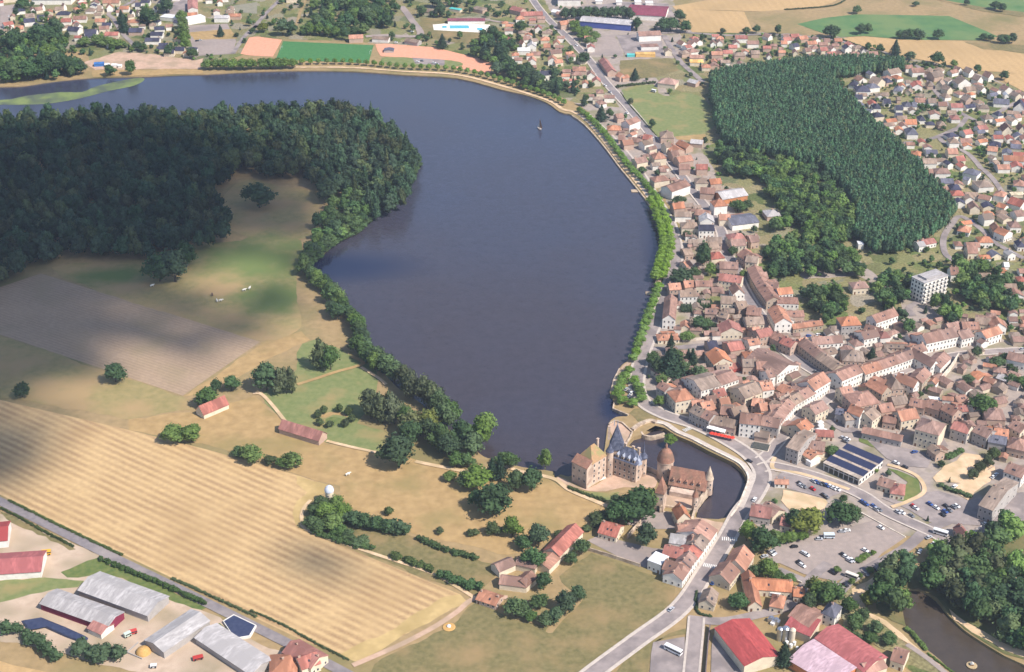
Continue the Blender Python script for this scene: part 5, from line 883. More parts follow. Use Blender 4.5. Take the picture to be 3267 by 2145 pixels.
trees('N', 'in the rough meadow by the dovecote', '2030 300 s 5 4; 2070 300 s 5 4; 1270 112 s 6 5; 1750 282 s 5 4; 2240 292 s 10 7; 560 230 m 9 7; 640 270 m 10 7; 760 240 l 12 9; 820 300 m 9 6; 700 150 l 12 10; 850 150 l 11 10; 900 330 m 9 5; 1020 380 m 10 4; 600 120 m 9 7; 660 60 m 9 8; 800 70 l 10 9; 960 200 o 10 8; 1060 225 o 10 8; 1160 245 o 10 8; 1260 265 o 9 7; 1400 290 o 8 6')
trees('P', 'between the factory and the riverside car park', '470 930 l 13 14; 560 950 m 16 16; 420 860 y 10 12; 370 1010 m 9 12; 930 950 y 9 9; 750 1020 m 10 10; 800 1170 m 10 10; 870 1100 m 8 9; 150 1500 c 10 14; 700 1290 m 8 6; 1000 1200 m 9 7; 1120 1300 m 9 7; 950 1290 m 9 6')
trees('P', 'in the riverside car park row', '780 750 l 4 4; 850 695 l 4 4; 950 645 l 4.5 4; 1050 605 l 4.5 4; 1100 583 l 4.5 4; 1150 553 l 5 4; 1200 522 l 4.5 4; 1240 495 l 5 4.5; 640 640 l 5 4; 840 545 l 5 3; 880 525 l 5 3; 915 505 l 5 3; 980 480 l 4 3')
trees('P', 'above the riverside car park', '360 255 y 20 14; 250 235 o 14 12; 680 185 o 17 13; 780 175 m 12 11; 150 380 l 8 6; 230 360 l 8 6; 320 340 l 8 5')
trees('T', 'beside the road roundabout', '1080 595 o 17 16; 860 400 l 11 12; 1150 965 l 12 12; 980 955 m 8 8; 720 1430 o 12 9; 1320 960 m 8 4; 1500 1020 m 8 4; 1330 420 l 8 6; 1480 420 l 8 6')
trees('L', 'in the old town gardens', '960 222 c 8 10; 1980 690 m 16 11; 600 1085 m 9 6; 1890 1300 s 6.5 6.5; 1960 1238 s 6.5 6.5; 2030 1178 s 6.5 6.5; 2085 1115 s 6.5 7; 2120 260 m 9 6; 2250 420 m 9 6; 2340 450 m 9 7; 1850 420 m 8 6; 1500 500 m 6 5; 1930 160 m 7 6; 2200 220 m 8 6')
trees('A', 'at the far end of the lake', '130 495 o 20 20; 470 402 o 22 14; 380 425 o 15 18; 520 332 o 14 16; 60 705 m 16 16; 150 745 m 18 16; 280 745 o 18 16; 400 725 o 18 18; 520 695 o 17 18; 620 702 o 14 16; 700 692 o 14 15; 760 692 o 9 12; 450 522 l 16 10; 1020 705 o 10 9; 1210 695 m 9 12; 1370 232 o 18 14; 1150 302 c 10 14; 1130 222 c 9 12; 780 432 l 14 8; 1000 432 l 14 8; 1080 452 l 14 8; 900 412 l 14 8; 1560 522 o 7 10; 1780 542 m 10 9; 2040 342 c 7 10; 220 92 o 14 12; 1540 122 o 16 12; 1680 205 l 10 10; 1690 265 l 10 10; 1700 335 l 10 10; 1705 405 l 10 10; 1715 455 l 9 9; 1270 470 o 8 8; 1330 480 m 8 7')
trees('A', 'in the row by the far bank', '1920 645 l 10 8; 2000 645 l 10 9; 2080 645 l 10 9; 2160 645 l 10 9; 2240 645 l 10 9; 2320 645 l 10 9')
trees('B', 'in the row by the far bank', '110 638 l 10 9; 180 638 l 10 9; 250 636 l 10 9; 320 636 l 10 9; 390 634 l 9 8')
trees('B', 'behind the football pitch', '300 332 o 14 16; 380 332 o 10 14; 550 332 l 9 12; 640 332 l 9 12; 710 342 l 8 10; 790 352 l 9 10; 870 372 o 9 12; 620 250 m 10 12; 680 200 m 10 12; 1050 312 l 12 9; 1000 122 m 16 14; 1080 202 m 16 14; 1130 182 o 14 14; 830 92 m 16 14; 740 132 m 10 10; 900 62 m 14 12; 1180 92 o 14 12; 1260 262 o 12 12; 120 302 y 10 9; 1340 112 o 9 9')
trees('B', 'by the swimming pool', '1770 452 c 9 13; 1750 162 o 12 13; 1580 152 m 10 10; 1700 72 o 12 12; 1900 62 o 12 10; 2240 382 o 16 13; 2160 552 c 11 15; 2080 522 m 12 9; 1930 362 m 6 7; 2280 522 c 9 14; 2270 692 o 12 11; 2330 562 o 10 14')
trees('C', 'by the head of the lake', '180 302 m 13 11; 90 452 o 10 9; 760 592 o 11 10; 40 652 o 14 14; 100 722 o 15 14; 180 752 o 14 14; 260 762 o 14 13; 310 802 o 15 12; 240 682 m 10 10; 530 872 o 9 14; 440 852 m 14 9; 660 862 c 4 14; 760 982 c 5 10; 920 1122 c 10 13; 1000 1092 m 6 8; 1190 962 s 5 5; 1390 1182 o 6 7; 1230 742 c 8 10')
trees('C', 'by the works beyond the town', '1640 202 o 12 11; 1700 302 o 13 11; 1560 282 o 18 12; 1490 292 o 14 12; 670 272 l 12 8; 710 322 l 12 8; 760 372 l 12 8; 810 422 l 13 8; 860 372 l 12 8; 780 322 l 12 8; 590 190 o 11 12; 660 190 o 11 12; 730 190 o 11 12; 800 180 o 11 12; 870 185 o 11 12; 940 185 o 11 12; 1000 185 o 11 12; 1060 180 o 11 12; 1120 180 o 11 12; 1180 190 o 11 12; 1250 282 o 10 12; 2040 312 s 6 5; 2260 312 m 8 6; 2350 312 o 8 8')
trees('D', 'among the far fields', '595 352 o 15 11; 860 322 o 10 10; 930 312 m 8 9; 1220 362 o 8 8; 1270 362 o 9 8; 1320 362 o 9 9; 1380 362 o 9 9; 1410 367 o 9 8; 1580 367 o 10 9; 2000 372 o 8 6; 2060 382 o 8 6; 2150 402 o 9 8; 2200 407 o 9 8; 2260 402 o 9 9; 830 132 m 9 8; 1370 62 o 7 5; 1840 52 o 6 6; 2100 92 o 11 8; 2170 112 o 9 8; 100 322 o 7 9; 935 462 o 6 6; 1040 492 o 6 8; 1180 512 c 9 13; 1320 552 o 10 7; 1560 602 o 14 11; 1720 622 l 7 6; 1940 672 o 7 7; 2190 742 o 8 8')
trees('F', 'in the clearing of the dark wood', '80 355 o 21 17; 720 295 o 18 16')
trees('E', 'at the meadow edge below the wood', '1620 1035 o 22 20; 1480 1035 o 20 18; 1720 900 o 14 16')
trees('R', 'in the gardens by the lake road', '440 500 o 16 12; 700 330 o 11 22; 790 390 l 8 10; 590 430 m 9 9; 640 1050 o 12 10; 740 1030 m 9 7; 500 1180 l 10 6; 290 1310 c 5 8; 1060 140 m 8 7; 1190 400 l 6 5; 960 350 m 5 5')
trees('G', 'in the gardens by the lake road', '1640 330 m 10 6; 1720 640 m 8 5; 2180 390 m 12 8; 2260 380 m 10 7; 1290 40 m 7 5')
n_listed = len(REG)
# ---------------------------------------------------------------- linden rows on the promenade
def along(pts, step, off=0.0):
    c = offset(catmull(pts, 8), off); out = []; acc = step*.5
    for a, b in zip(c, c[1:]):
        L = (b-a).length
        while acc <= L: out.append(a.lerp(b, acc/L)); acc += step
        acc -= L
    return out
for i, p in enumerate(along(GL('B', '440 600 930 600 1400 640 1900 668 2330 770') + GL('C', '260 850 430 905 620 1000'), 8.5)): tree(p, 'g', 6.6, 7.2, 'in the row on the far shore promenade', 'promenade lindens')
for i, p in enumerate(along(GL('C', '700 1030 820 1120 990 1310 1150 1530') + GL('G', '1290 120 1440 310'), 8.0)): tree(p, 'g', 7.5, 6.0, 'in the row along the lake road', 'promenade lindens')
for off in (0, 5.5):
    for p in along(GL('G', '1430 300 1505 480 1550 640 1558 760 1520 900 1480 1060'), 8.0, -off): tree(p, 'v', 8.6, 7.5, 'in the bright avenue on the lake curve', 'bright lindens of the lake curve')
for p in along(GL('G', '1450 1090 1420 1200 1370 1340 1300 1540') + GL('K', '1240 160 1200 260'), 8.5): tree(p, 'g', 8.5, 6.5, 'in the row by the lake wall', 'promenade lindens')
for p in along(GL('K', '1190 300 1140 370 1090 480 1080 570 1180 630 1290 590 1270 500 1210 370'), 8.0): tree(p, 'g', 8.5, 5.5, 'around the small car park on the dam', 'promenade lindens')
# ---------------------------------------------------------------- woods: edge trees as things, the rest as one mass each
TINT = attr_mat('foliage_mass')
def sample(poly, step, seed):
    r = random.Random(seed); x0 = min(p.x for p in poly); x1 = max(p.x for p in poly); y0 = min(p.y for p in poly); y1 = max(p.y for p in poly); out = []
    j = 0; y = y0
    while y < y1:
        x = x0 + (j % 2)*step/2
        while x < x1:
            p = Vector((x + r.uniform(-.33, .33)*step, y + r.uniform(-.33, .33)*step, 0))
            if inside(p, poly): out.append(p)
            x += step
        y += step*.87; j += 1
    return out
def wet(p): return any(inside(p, w) for w in WATERS)
def blocked(p, rad):
    for x, y, r in FOOT:
        if (p.x-x)**2 + (p.y-y)**2 < (r+rad)**2: return True
    for c, w in ROADS:
        for q in c:
            if (p.x-q.x)**2 + (p.y-q.y)**2 < (w+rad*.6+1.5)**2: return True
    return wet(p)
def mass(name, items, label):                                # items: (p, kind, dia, ht, colour)
    V = []; F = []; T = []; n = 0; r = np.random.default_rng(len(items))
    for p, kind, dia, ht, col, lod in items:
        v, f = crown_variant(SHAPE[kind], int(r.integers(5)), lod); a = r.uniform(0, 6.28); c, s = math.cos(a), math.sin(a)
        w = v*np.array([dia, dia, ht*.92]); w = np.stack([w[:, 0]*c - w[:, 1]*s + p.x, w[:, 0]*s + w[:, 1]*c + p.y, w[:, 2] + ht*.08 + p.z], 1)
        V.append(w); F.append(f+n); n += len(v); k = r.uniform(.6, 1.4); g = r.uniform(.9, 1.12); T.append(np.tile(np.array([col[0]*k, col[1]*k*g, col[2]*k])*1.42, (len(v), 1)))
    o = stuff(obj(name, np_mesh(name, np.concatenate(V), np.concatenate(F), TINT, np.concatenate(T)))); o['label'] = label; return o
forest = GL('Z', '-330 300 -200 290 0 290 270 288 590 280 705 276 800 262 865 292 915 330 948 356 965 385 972 430 960 470 930 500 880 520 850 500 880 470 870 440 830 470 800 470 770 480 730 450 690 425 640 425 590 405 540 415 490 470 520 520 560 555 500 585 440 590 340 605 150 605 90 630 0 665 -330 790')
fp = sample(forest, 10.5, 3); r = random.Random(5)
fp.sort(key=lambda p: p.y); items = []
edge = 0
for i, p in enumerate(fp):
    u, v, k = proj(p)
    d = r.choice((1, 1, 1.25, .75))*r.uniform(11, 16); h = r.uniform(15, 24); lit = u > 800
    kd = 'c' if (u > 950 and r.random() < .16) else 'o'
    if i < 46 and 0 < u < 1350: tree(p, r.choice('oom'), d, h, 'on the near edge of the dark wood'); continue
    items.append((p, kd, d if kd != 'c' else 9.5, h if kd != 'c' else h+3, (.037, .064, .036) if r.random() < .7 else (.062, .078, .036), 1))
mass('lakeside_forest', items, 'dense dark green wood covering the peninsula left of the lake')
shore = GL('F', '1400 60 1480 60 1470 110 1380 200 1190 300 1120 430 990 575 820 655 680 765 545 890 470 930 430 850 500 720 600 600 640 480 760 360 1010 250 1100 120')
shore2 = GL('F', '470 930 545 900 560 970 640 1085 800 1190 900 1320 1000 1450 1050 1563 960 1563 860 1440 760 1400 690 1330 700 1180 560 1090 500 1040')
items = []
edge_pts = GL('B', '1150 1130 1350 1290 1480 1400 1545 1500') + GL('F', '1530 0 1480 110 1390 205 1190 310 1120 440 990 580 820 660 680 770 540 900 560 960 640 1080 800 1180 900 1310 1000 1440 1050 1563') + GL('J', '1120 210 1240 330')
for off in (-3.0,):
    for p in along(edge_pts, 9.0, off): kd = r.choice('mmol'); items.append((p, kd, r.uniform(9, 13), r.uniform(9, 14), {'m': (.062, .10, .038), 'o': (.044, .078, .036), 'l': (.09, .14, .045)}[kd], 1))
items = [q for q in items if not wet(q[0])]
for p in along(edge_pts, 4.5, .3): items.append((p + Vector((0, 0, -1)), 'o', r.uniform(6, 9), r.uniform(4, 6.5), (.055, .09, .036), 1))
for k_, (pl, zone) in enumerate(((shore, 'on the shore below the wood'), (shore2, 'on the bay shore'))):
    for i, p in enumerate(sample(pl, 10.5, 11+k_)):
        kd = r.choice('mmol'); items.append((p, kd, r.uniform(10, 14), r.uniform(10, 15), {'m': (.062, .10, .038), 'o': (.044, .078, .036), 'l': (.09, .14, .045)}[kd], 1))
items.sort(key=lambda q: q[0].y)
big_ = [q for q in items if q[0].z == 0][:40]
for q in big_: tree(q[0], q[1], q[2], q[3], 'on the wooded bay shore of the lake')
mass('shore_trees', [q for q in items if q not in big_], 'band of leafy trees along the left shore of the lake')
plant = GL('Z', '1650 190 1700 176 1900 152 2000 150 2100 158 2095 172 2000 178 1925 192 1990 262 2135 402 2218 502 2200 535 2090 595 2035 595 1985 560 1990 500 1950 440 1900 395 1840 385 1800 370 1740 360 1680 345 1665 300 1650 240')
pp = sample(plant, 3.7, 21)
mass('conifer_plantation', [(p, 'k', r.uniform(4.8, 6.4), r.uniform(12, 14.0), (.056, .108, .056) if r.random() < .85 else (.08, .115, .055), 0) for p in pp if r.random() < .97], 'dense even conifer plantation on the slope above the town')
woods = [GL('Z', '1660 350 1740 372 1800 385 1850 395 1900 410 1950 460 1990 520 1985 570 1960 580 1900 570 1850 520 1800 460 1750 420 1690 410'),
         GL('H', '20 100 120 130 250 180 350 260 560 250 650 420 720 600 700 690 520 640 330 560 200 560 100 600 20 560 120 470 60 380 10 300'),
         GL('H', '0 740 200 690 500 690 720 760 860 920 860 1000 600 990 420 1020 150 1030 0 1050'), GL('H', '1760 920 1950 880 2150 1000 2290 1200 2330 1320 2100 1360 1900 1300 1820 1270 1780 1120'),
         GL('H', '970 1060 1100 1040 1290 1100 1300 1250 1180 1320 1000 1300'), GL('H', '300 1150 480 1110 700 1180 720 1330 560 1440 430 1340'), GL('H', '1520 1240 1640 1200 1700 1350 1780 1420 1640 1440 1540 1380'), GL('H', '1080 1380 1300 1360 1330 1540 1150 1563'),
         GL('P', '1580 470 1700 430 1900 480 2100 560 2300 620 2420 720 2420 1400 2280 1330 2100 1220 1900 1090 1740 980 1560 880 1420 790 1500 640'), GL('P', '1010 760 1120 700 1330 650 1420 720 1380 790 1220 830 1250 1000 1270 1120 1150 1080 1030 980'), GL('P', '1960 300 2150 200 2300 60 2420 0 2420 200 2200 400 2050 420')]
items = []
for i, pl in enumerate(woods):
    for p in sample(pl, 9.0 if i < 8 else 8.6, 31+i):
        if wet(p) or any((p.x-x)**2+(p.y-y)**2 < (rr+1)**2 for x, y, rr in FOOT): continue
        kd = r.choice('ommlll' if i < 2 else 'omml' if i < 8 else 'ommpl'); sz = 1.0 if i < 8 else 1.2
        items.append((p, kd, r.uniform(9, 14)*sz, r.uniform(9, 15)*sz, {'o': (.042, .076, .036), 'm': (.06, .102, .038), 'l': (.095, .15, .042), 'p': (.08, .098, .048)}[kd], 1))
mass('town_woods', items, 'leafy groves between the town, the plantation and the pond')
items = []
for i, (pl, st) in enumerate(((GL('A', '-200 430 220 390 330 330 560 330 620 430 600 560 760 650 840 690 500 745 0 785 -200 790'), 10.5), (GL('B', '640 10 1180 0 1320 140 1320 250 1150 230 960 345 470 340 520 190'), 11.0), (GL('C', '0 580 130 640 330 700 350 790 560 700 600 870 500 900 300 850 0 745'), 9.5), (GL('B', '2020 400 2373 330 2373 700 2250 660 2100 540'), 12.0))):
    for p in sample(pl, st, 61+i):
        if wet(p) or blocked(p, 1.0) or r.random() < .22: continue
        kd = r.choice('oommlc'); items.append((p, kd, r.uniform(9, 14) if kd != 'c' else 7, r.uniform(9, 15), {'o': (.044, .078, .036), 'm': (.06, .102, .038), 'l': (.095, .15, .042), 'c': (.034, .06, .038)}[kd], 1))
mass('far_bank_wood', items, 'leafy groves on the far bank and behind the sports ground')
# gardens full of small trees and bushes
items = []
zones = [(town1, 420, 2.5, 6.5), (GL('Z', '1580 75 1960 88 2200 155 2430 225 2500 600 2450 800 2250 740 2060 640 2000 600 2215 520 2200 470 1930 190 2100 165 1900 140 1640 165'), 520, 2.5, 6.0), (GL('Z', '0 0 1240 0 1320 90 1400 190 1330 230 1150 150 870 90 640 85 560 120 470 150 215 140 0 130'), 420, 3.0, 8.5)]
for zi, (pl, cnt, a, b_) in enumerate(zones):
    xs = [p.x for p in pl]; ys = [p.y for p in pl]; k = 0; tries = 0
    while k < cnt and tries < cnt*14:
        tries += 1; p = Vector((r.uniform(min(xs), max(xs)), r.uniform(min(ys), max(ys)), 0))
        if not inside(p, pl) or inside(p, plant) or any(inside(p, q) for q in AREAS): continue
        d = r.uniform(a, b_)
        if blocked(p, d*.3): continue
        kd = r.choice('ommmlsc'); items.append((p, kd, d if kd != 'c' else d*.6, d*r.uniform(.7, 1.2), {'o': (.042, .075, .035), 'm': (.06, .102, .038), 'l': (.10, .16, .042), 's': (.045, .07, .033), 'c': (.034, .06, .038)}[kd], 0 if d < 5 else 1)); k += 1
mass('garden_greenery', items, 'countless garden trees and bushes among the houses')
# hedges
def hedge(t, s, w, h, zone, col='m', look='leafy hedge'):
    pts = along(GL(t, s), w*.55); o = pts[0]; V = []; F = []; n = 0; rr = np.random.default_rng(int(abs(o.x)*10)+3)
    for p in pts:
        v, f = crown_variant('r', int(rr.integers(5)), 1); k = rr.uniform(.8, 1.25); sx = w*k
        q = v*np.array([sx, sx, h*rr.uniform(.8, 1.15)]) + np.array([p.x-o.x + rr.normal(0, w*.08), p.y-o.y + rr.normal(0, w*.08), -.1]); V.append(q); F.append(f+n); n += len(v)
    x = obj('hedge', np_mesh('hedge', np.concatenate(V), np.concatenate(F), LEAF[col]), None, o); thing(x, look, zone, 'hedge', None, pts[len(pts)//2])
hedge('N', '870 160 1000 200 1200 240 1480 300', 10, 7.5, 'above the overgrown strip', 'o', 'tall dark hedge'); hedge('N', '1540 340 1800 440 2100 530', 5, 3.2, 'at the meadow edge of the overgrown strip', 'm', 'thin low hedge')
hedge('N', '1310 490 1480 560 1700 640', 6, 3.6, 'by the wheat field track', 's', 'low ragged hedge'); hedge('N', '1720 680 1850 720 2000 760 2150 810', 7, 5, 'by the courtyard farm track', 'o', 'bushy dark hedge')
hedge('N', '560 260 740 330 900 380 1150 430', 5, 3.5, 'at the tip of the wheat field', 'm', 'green hedge')
hedge('M', '910 520 1200 640 1560 790 1900 950', 3.5, 3, 'between the farm and the road', 'm', 'long green hedge'); hedge('M', '0 50 180 140 430 280 690 410', 2, 1.6, 'on the farm side of the road', 's', 'thin dark hedge')
hedge('M', '80 -20 300 90 560 220 900 380 1130 490', 2.2, 1.5, 'on the field side of the road', 's', 'thin roadside hedge'); hedge('M', '1590 700 1900 840 2373 1060', 2.2, 1.4, 'on the field side of the road', 's', 'straight roadside hedge'); hedge('N', '0 1000 300 1130 600 1300 900 1450', 1.8, 1.2, 'on the field side of the road', 's', 'narrow roadside hedge')
hedge('M', '80 1180 200 1260 330 1300 450 1420 560 1480', 9, 8, 'at the bottom of the farm', 'o', 'big dark hedge'); hedge('M', '720 1420 850 1440 1000 1440 1130 1450', 11, 9, 'at the bottom of the farm', 'o', 'massive clipped dark hedge')
hedge('V', '140 1040 300 1110 500 1180 700 1240', 2.6, 2.2, 'below the castle yard', 's', 'clipped low hedge'); hedge('L', '1600 1360 1680 1400 1880 1470', 4, 2.5, 'beside the chestnut walk', 'm', 'square green hedge'); hedge('L', '1660 1110 1720 1090 1790 1050', 6, 3, 'by the sand square', 'm', 'thick green hedge')
hedge('P', '1290 1160 1350 1230 1430 1310 1480 1370', 3, 2, 'on the near bank of the pond', 'l', 'bright green hedge'); hedge('P', '1480 1390 1600 1480 1760 1600', 1.6, 1, 'on the near bank of the pond', 'l', 'low green hedge'); hedge('P', '690 1180 800 1240 920 1310', 5, 3.5, 'behind the red factory hall', 'm', 'wide green hedge'); hedge('P', '2080 440 2250 330 2373 250', 7, 6, 'above the pond grove', 'l', 'bright tall hedge'); hedge('T', '110 1180 95 1340 130 1500 330 1560', 2, 1.6, 'around the corner garden', 'm', 'trimmed corner hedge')
hedge('H', '2020 1360 2180 1420 2320 1490', 4, 3, 'behind the orange roofed house', 'l', 'straight green hedge'); hedge('D', '640 360 760 395 920 455', 3, 2, 'along the far wheat field', 's', 'dark far hedge'); hedge('D', '160 95 330 85 600 60 720 10', 3, 2, 'between far fields', 's', 'dark curved hedge'); hedge('C', '1050 810 1230 790 1420 770', 4, 3, 'at the top of the hill meadow', 's', 'dark hedge'); hedge('C', '1100 860 1180 970 1320 1130 1430 1260', 1.5, 1.3, 'between the meadow and the main street', 's', 'thin dark hedge')
hedge('A', '1620 300 1640 320', 4, 3, 'by the school', 'm')
for t, x, y, w, d, h in (('R', 520, 840, 10.5, 8, 4.0), ('R', 735, 810, 10.5, 10, 5.0)):
    o = G(t, x, y); V = []; F = []; n = 0; rr = np.random.default_rng(x)
    for i in range(5):
        for j in range(5):
            v, f = crown_variant('r', int(rr.integers(5)), 1); q = v*np.array([w/3.2, d/3.0, h]) + np.array([-w/2+w*(i+.5)/5, d*(j+.5)/5, 0]); V.append(q); F.append(f+n); n += len(v)
    b = obj('clipped_grove', np_mesh('clipped_grove', np.concatenate(V), np.concatenate(F), LEAF['o']), None, o); thing(b, f"{'taller' if h > 4.5 else 'lower'} box of clipped trees", 'in the yard of the long brown roofed building', 'tree block')
HAZE = 0.00007
# ================================================================ vehicles and small things
TYRE = mat('tyre', (.02, .02, .02)); CARG = mat('car_glass', (.02, .025, .035), rough=.1, spec=.6)
CARC = {'w': ('white', (.72, .72, .72)), 's': ('silver', (.42, .43, .46)), 'g': ('grey', (.16, .165, .18)), 'k': ('black', (.02, .02, .025)), 'b': ('blue', (.04, .09, .28)), 'r': ('red', (.45, .03, .03))}
def car_meshes(c):
    def b():
        m = mat('car_paint_'+c, CARC[c][1], rough=.3, spec=.5)
        X = [(-2.05, .35, .78), (-2.1, .55, .86), (-1.2, .92, .9), (.95, .95, .9), (2.05, .78, .84), (2.12, .45, .76)]
        v = []; f = []
        for x, zt, w in X: v += [(x, -w, .28), (x, -w, zt), (x, w, zt), (x, w, .28)]
        for i in range(len(X)-1): k = 4*i; f += [(k, k+4, k+5, k+1), (k+1, k+5, k+6, k+2), (k+2, k+6, k+7, k+3), (k+3, k+7, k+4, k)]
        f += [(0, 1, 2, 3), (23, 22, 21, 20)]
        body = mesh('body', v, f, m)
        cab = mesh('cabin', [(-1.75, -.8, .9), (1.0, -.82, .94), (.25, -.66, 1.42), (-1.35, -.66, 1.42), (-1.75, .8, .9), (1.0, .82, .94), (.25, .66, 1.42), (-1.35, .66, 1.42)], [(0, 1, 2, 3), (5, 4, 7, 6), (1, 5, 6, 2), (4, 0, 3, 7)], CARG)
        rf = MB().box(-1.35, .25, -.66, .66, 1.42, 1.46).me('car_roof', [m]); return body, cab, rf
    return unit('car'+c, b)
WHEEL = MB().lathe([(.32, -.1), (.32, .1)], 10).me('wheel', [TYRE])
def car(p, rz, c, zone, z=.5, group=None):
    rt = empty('parked_car', (p.x, p.y, z), rz); bd, cb, rf = car_meshes(c); obj('body', bd, rt); k = obj('windows', cb, rt); obj('car_roof', rf, rt)
    for x in (-1.3, 1.3):
        for y in (-.78, .78): w = obj('wheel', WHEEL, rt, (x, y, .32)); w.rotation_euler = (math.pi/2, 0, 0)
    thing(rt, CARC[c][0] + ' car', zone, 'car', group, p)
def cars(t, zone, ang, text, z=.5):
    for row in text.split(';'):
        q = row.split()
        if len(q) < 3: continue
        car(G(t, float(q[0]), float(q[1])), math.radians(float(q[3]) if len(q) > 3 else ang) , q[2], zone, z)
cars('P', 'in the riverside car park', -50, '360 485 w; 335 475 s; 700 490 k; 725 510 w; 760 545 s; 785 540 w; 905 450 w; 300 560 k; 325 590 w; 610 655 k; 250 415 k 10; 480 345 s 0; 690 275 s 0; 735 265 w 0; 1050 240 w; 50 470 s; 820 695 s; 910 670 g; 720 770 k; 1000 625 k; 1410 460 w 60; 1545 385 w 30; 1495 330 s 30; 760 675 w -35')
cars('P', 'in the market car park', -55, '1205 95 s; 1245 100 w; 1350 40 r; 1370 60 w; 1500 20 b; 1560 55 w; 1640 90 b; 1680 80 g; 1720 50 g; 1750 40 w; 2015 210 w; 1330 130 g; 1650 40 k; 1620 120 k; 1010 70 s; 980 40 b; 1035 75 g')
cars('L', 'in the car park before the market hall', -55, '430 1330 s; 460 1340 b; 490 1350 g; 520 1360 k; 550 1370 b; 585 1380 w; 615 1395 w; 650 1405 w; 420 1400 r; 310 1370 s; 340 1380 g; 520 1460 k; 545 1475 g; 300 1350 k; 880 1520 b; 910 1540 b')
cars('L', 'on the town square', -40, '1190 1160 w; 1270 1200 k; 700 930 s; 740 940 w; 720 960 g; 1360 1060 b 20; 1730 1380 w 40; 2090 1290 w 40; 2110 1270 w 40')
cars('L', 'parked along the street in the old town', -40, '450 320 g; 480 340 k; 510 350 s; 540 360 g; 570 370 k; 830 150 s; 1240 340 w 30; 1200 360 s 30; 1150 370 w 30; 2360 110 s 10; 700 150 w')
cars('T', 'on the roundabout road', 60, '565 735 w; 610 735 s; 1760 635 w -50; 1130 660 s 20; 1240 620 w -60; 1270 600 s -60; 390 950 r 30; 360 1060 b 50; 420 1030 s 40; 1690 790 w -50; 1665 770 k -50; 2150 900 k -50')
cars('O', 'driving on the main road', 50, '1565 995 s', .56)
cars('K', 'on the moat road', -40, '2285 1145 k; 2335 1500 w 60', .56)
cars('K', 'in the small car park on the dam', 60, '1150 480 s; 1180 495 g; 1200 515 w; 1175 545 g; 1200 560 k')
cars('C', 'on the main street', -50, '690 430 w; 955 800 w; 1155 1055 w; 1385 1275 w; 1000 860 s', .56)
cars('B', 'in the car park by the sports ground', -10, '1280 460 g; 1290 470 s; 1540 580 w; 1690 590 w; 1720 600 s; 1580 570 g; 1340 400 w; 1490 300 w')
cars('A', 'in the lane by the far suburb', 20, '90 160 w; 110 170 w; 155 90 s; 1820 385 k; 1850 380 s')
cars('H', 'on the hillside street', 20, '1890 490 b; 2130 1563 s; 470 1540 w; 500 1545 k; 380 1550 b')
# white coach, vans, tents
def van(t, x, y, ang, L, w, h, look, zone, colr=(.72, .72, .73), nm='coach', stripe=None):
    rt = empty(nm, G(t, x, y, .5), math.radians(ang)); m = mat('white_coach' if colr[0] > .7 else 'paint_%d' % int(sum(colr)*100), colr, rough=.35, spec=.5)
    obj('body', MB().box(-L/2, L/2, -w/2, w/2, .45, h).me('body', [m]), rt); obj('windows', MB().box(-L/2+.4, L/2+.03, -w/2-.02, w/2+.02, h*.52, h*.82).me('windows', [CARG]), rt)
    for xx in (-L*.32, L*.32):
        for yy in (-w/2+.12, w/2-.12): q = obj('wheel', WHEEL, rt, (xx, yy, .48), None, (1.5, 1.5, 1.4)); q.rotation_euler = (math.pi/2, 0, 0)
    thing(rt, look, zone, nm)
van('O', 1585, 1375, -38, 9.5, 2.5, 3.1, 'white coach', 'parked in the lot beside the pasture road'); van('P', 1600, 290, -30, 8, 2.4, 3.0, 'long white lorry', 'at the upper end of the riverside car park', nm='lorry'); van('P', 570, 320, 0, 6, 2.4, 2.8, 'pale blue white lorry', 'on the upper edge of the riverside car park', (.55, .62, .68), 'lorry')
van('P', 780, 690, -35, 7, 2.3, 2.8, 'cream lorry', 'in the planted row of the riverside car park', (.66, .6, .52), 'lorry'); van('M', 430, 475, 10, 5, 2.3, 2.6, 'yellow loader', 'beside the red farm barn', (.7, .38, .03), 'loader'); van('M', 1230, 1205, 25, 4, 2, 2.2, 'red trailer', 'in the middle of the farmyard', (.5, .06, .05), 'trailer'); van('M', 1830, 1440, 20, 5, 2.4, 1.6, 'red harrow machine', 'on the grass beside the long shed', (.42, .04, .03), 'machine'); van('M', 1180, 1230, 40, 3.6, 1.9, 2.4, 'green and white tractor', 'in the middle of the farmyard', (.5, .58, .5), 'tractor'); van('M', 1420, 1515, 5, 3, 2, 1.6, 'small white trailer', 'at the bottom of the farmyard', nm='trailer')
van('T', 1290, 1245, -20, 5.5, 2.3, 2.6, 'white caravan', 'behind the orange roofed villa', nm='caravan'); van('U', 545, 450, 15, 3.5, 2, 2.2, 'turquoise skip', 'beside the factory', (.12, .5, .46), 'skip'); van('C', 1405, 850, -40, 5, 2.2, 2.5, 'white van', 'at the house above the hill meadow', nm='van')
cols = [(.72, .70, .68), (.74, .72, .70), (.70, .68, .66)]
def parasol(t, x, y, c, look, zone, s=3.2):
    rt = empty('parasol', G(t, x, y, .5)); obj('pole', MB().lathe([(.05, 0), (.05, 2.7)], 6).me('pole', [FRAME]), rt); obj('canopy', MB().lathe([(s/2, 2.2), (s*.28, 2.75), (.06, 3.1)], 8).me('canopy', [mat('canopy_%d%d' % (int(c[0]*100), int(c[1]*100)), c)]), rt); thing(rt, look, zone, 'parasol')
for i, (x, y) in enumerate(((470, 870), (500, 860), (530, 875), (495, 830), (490, 800))): parasol('L', x, y, cols[i % 3], 'white parasol', 'on the terrace beside the red lean-to in the old town', 4.2)
for i in range(7): parasol('Q', 880+42*i, 1195+9*i, (.62, .05, .03), 'red parasol', 'on the cafe terrace facing the moat', 3.4)
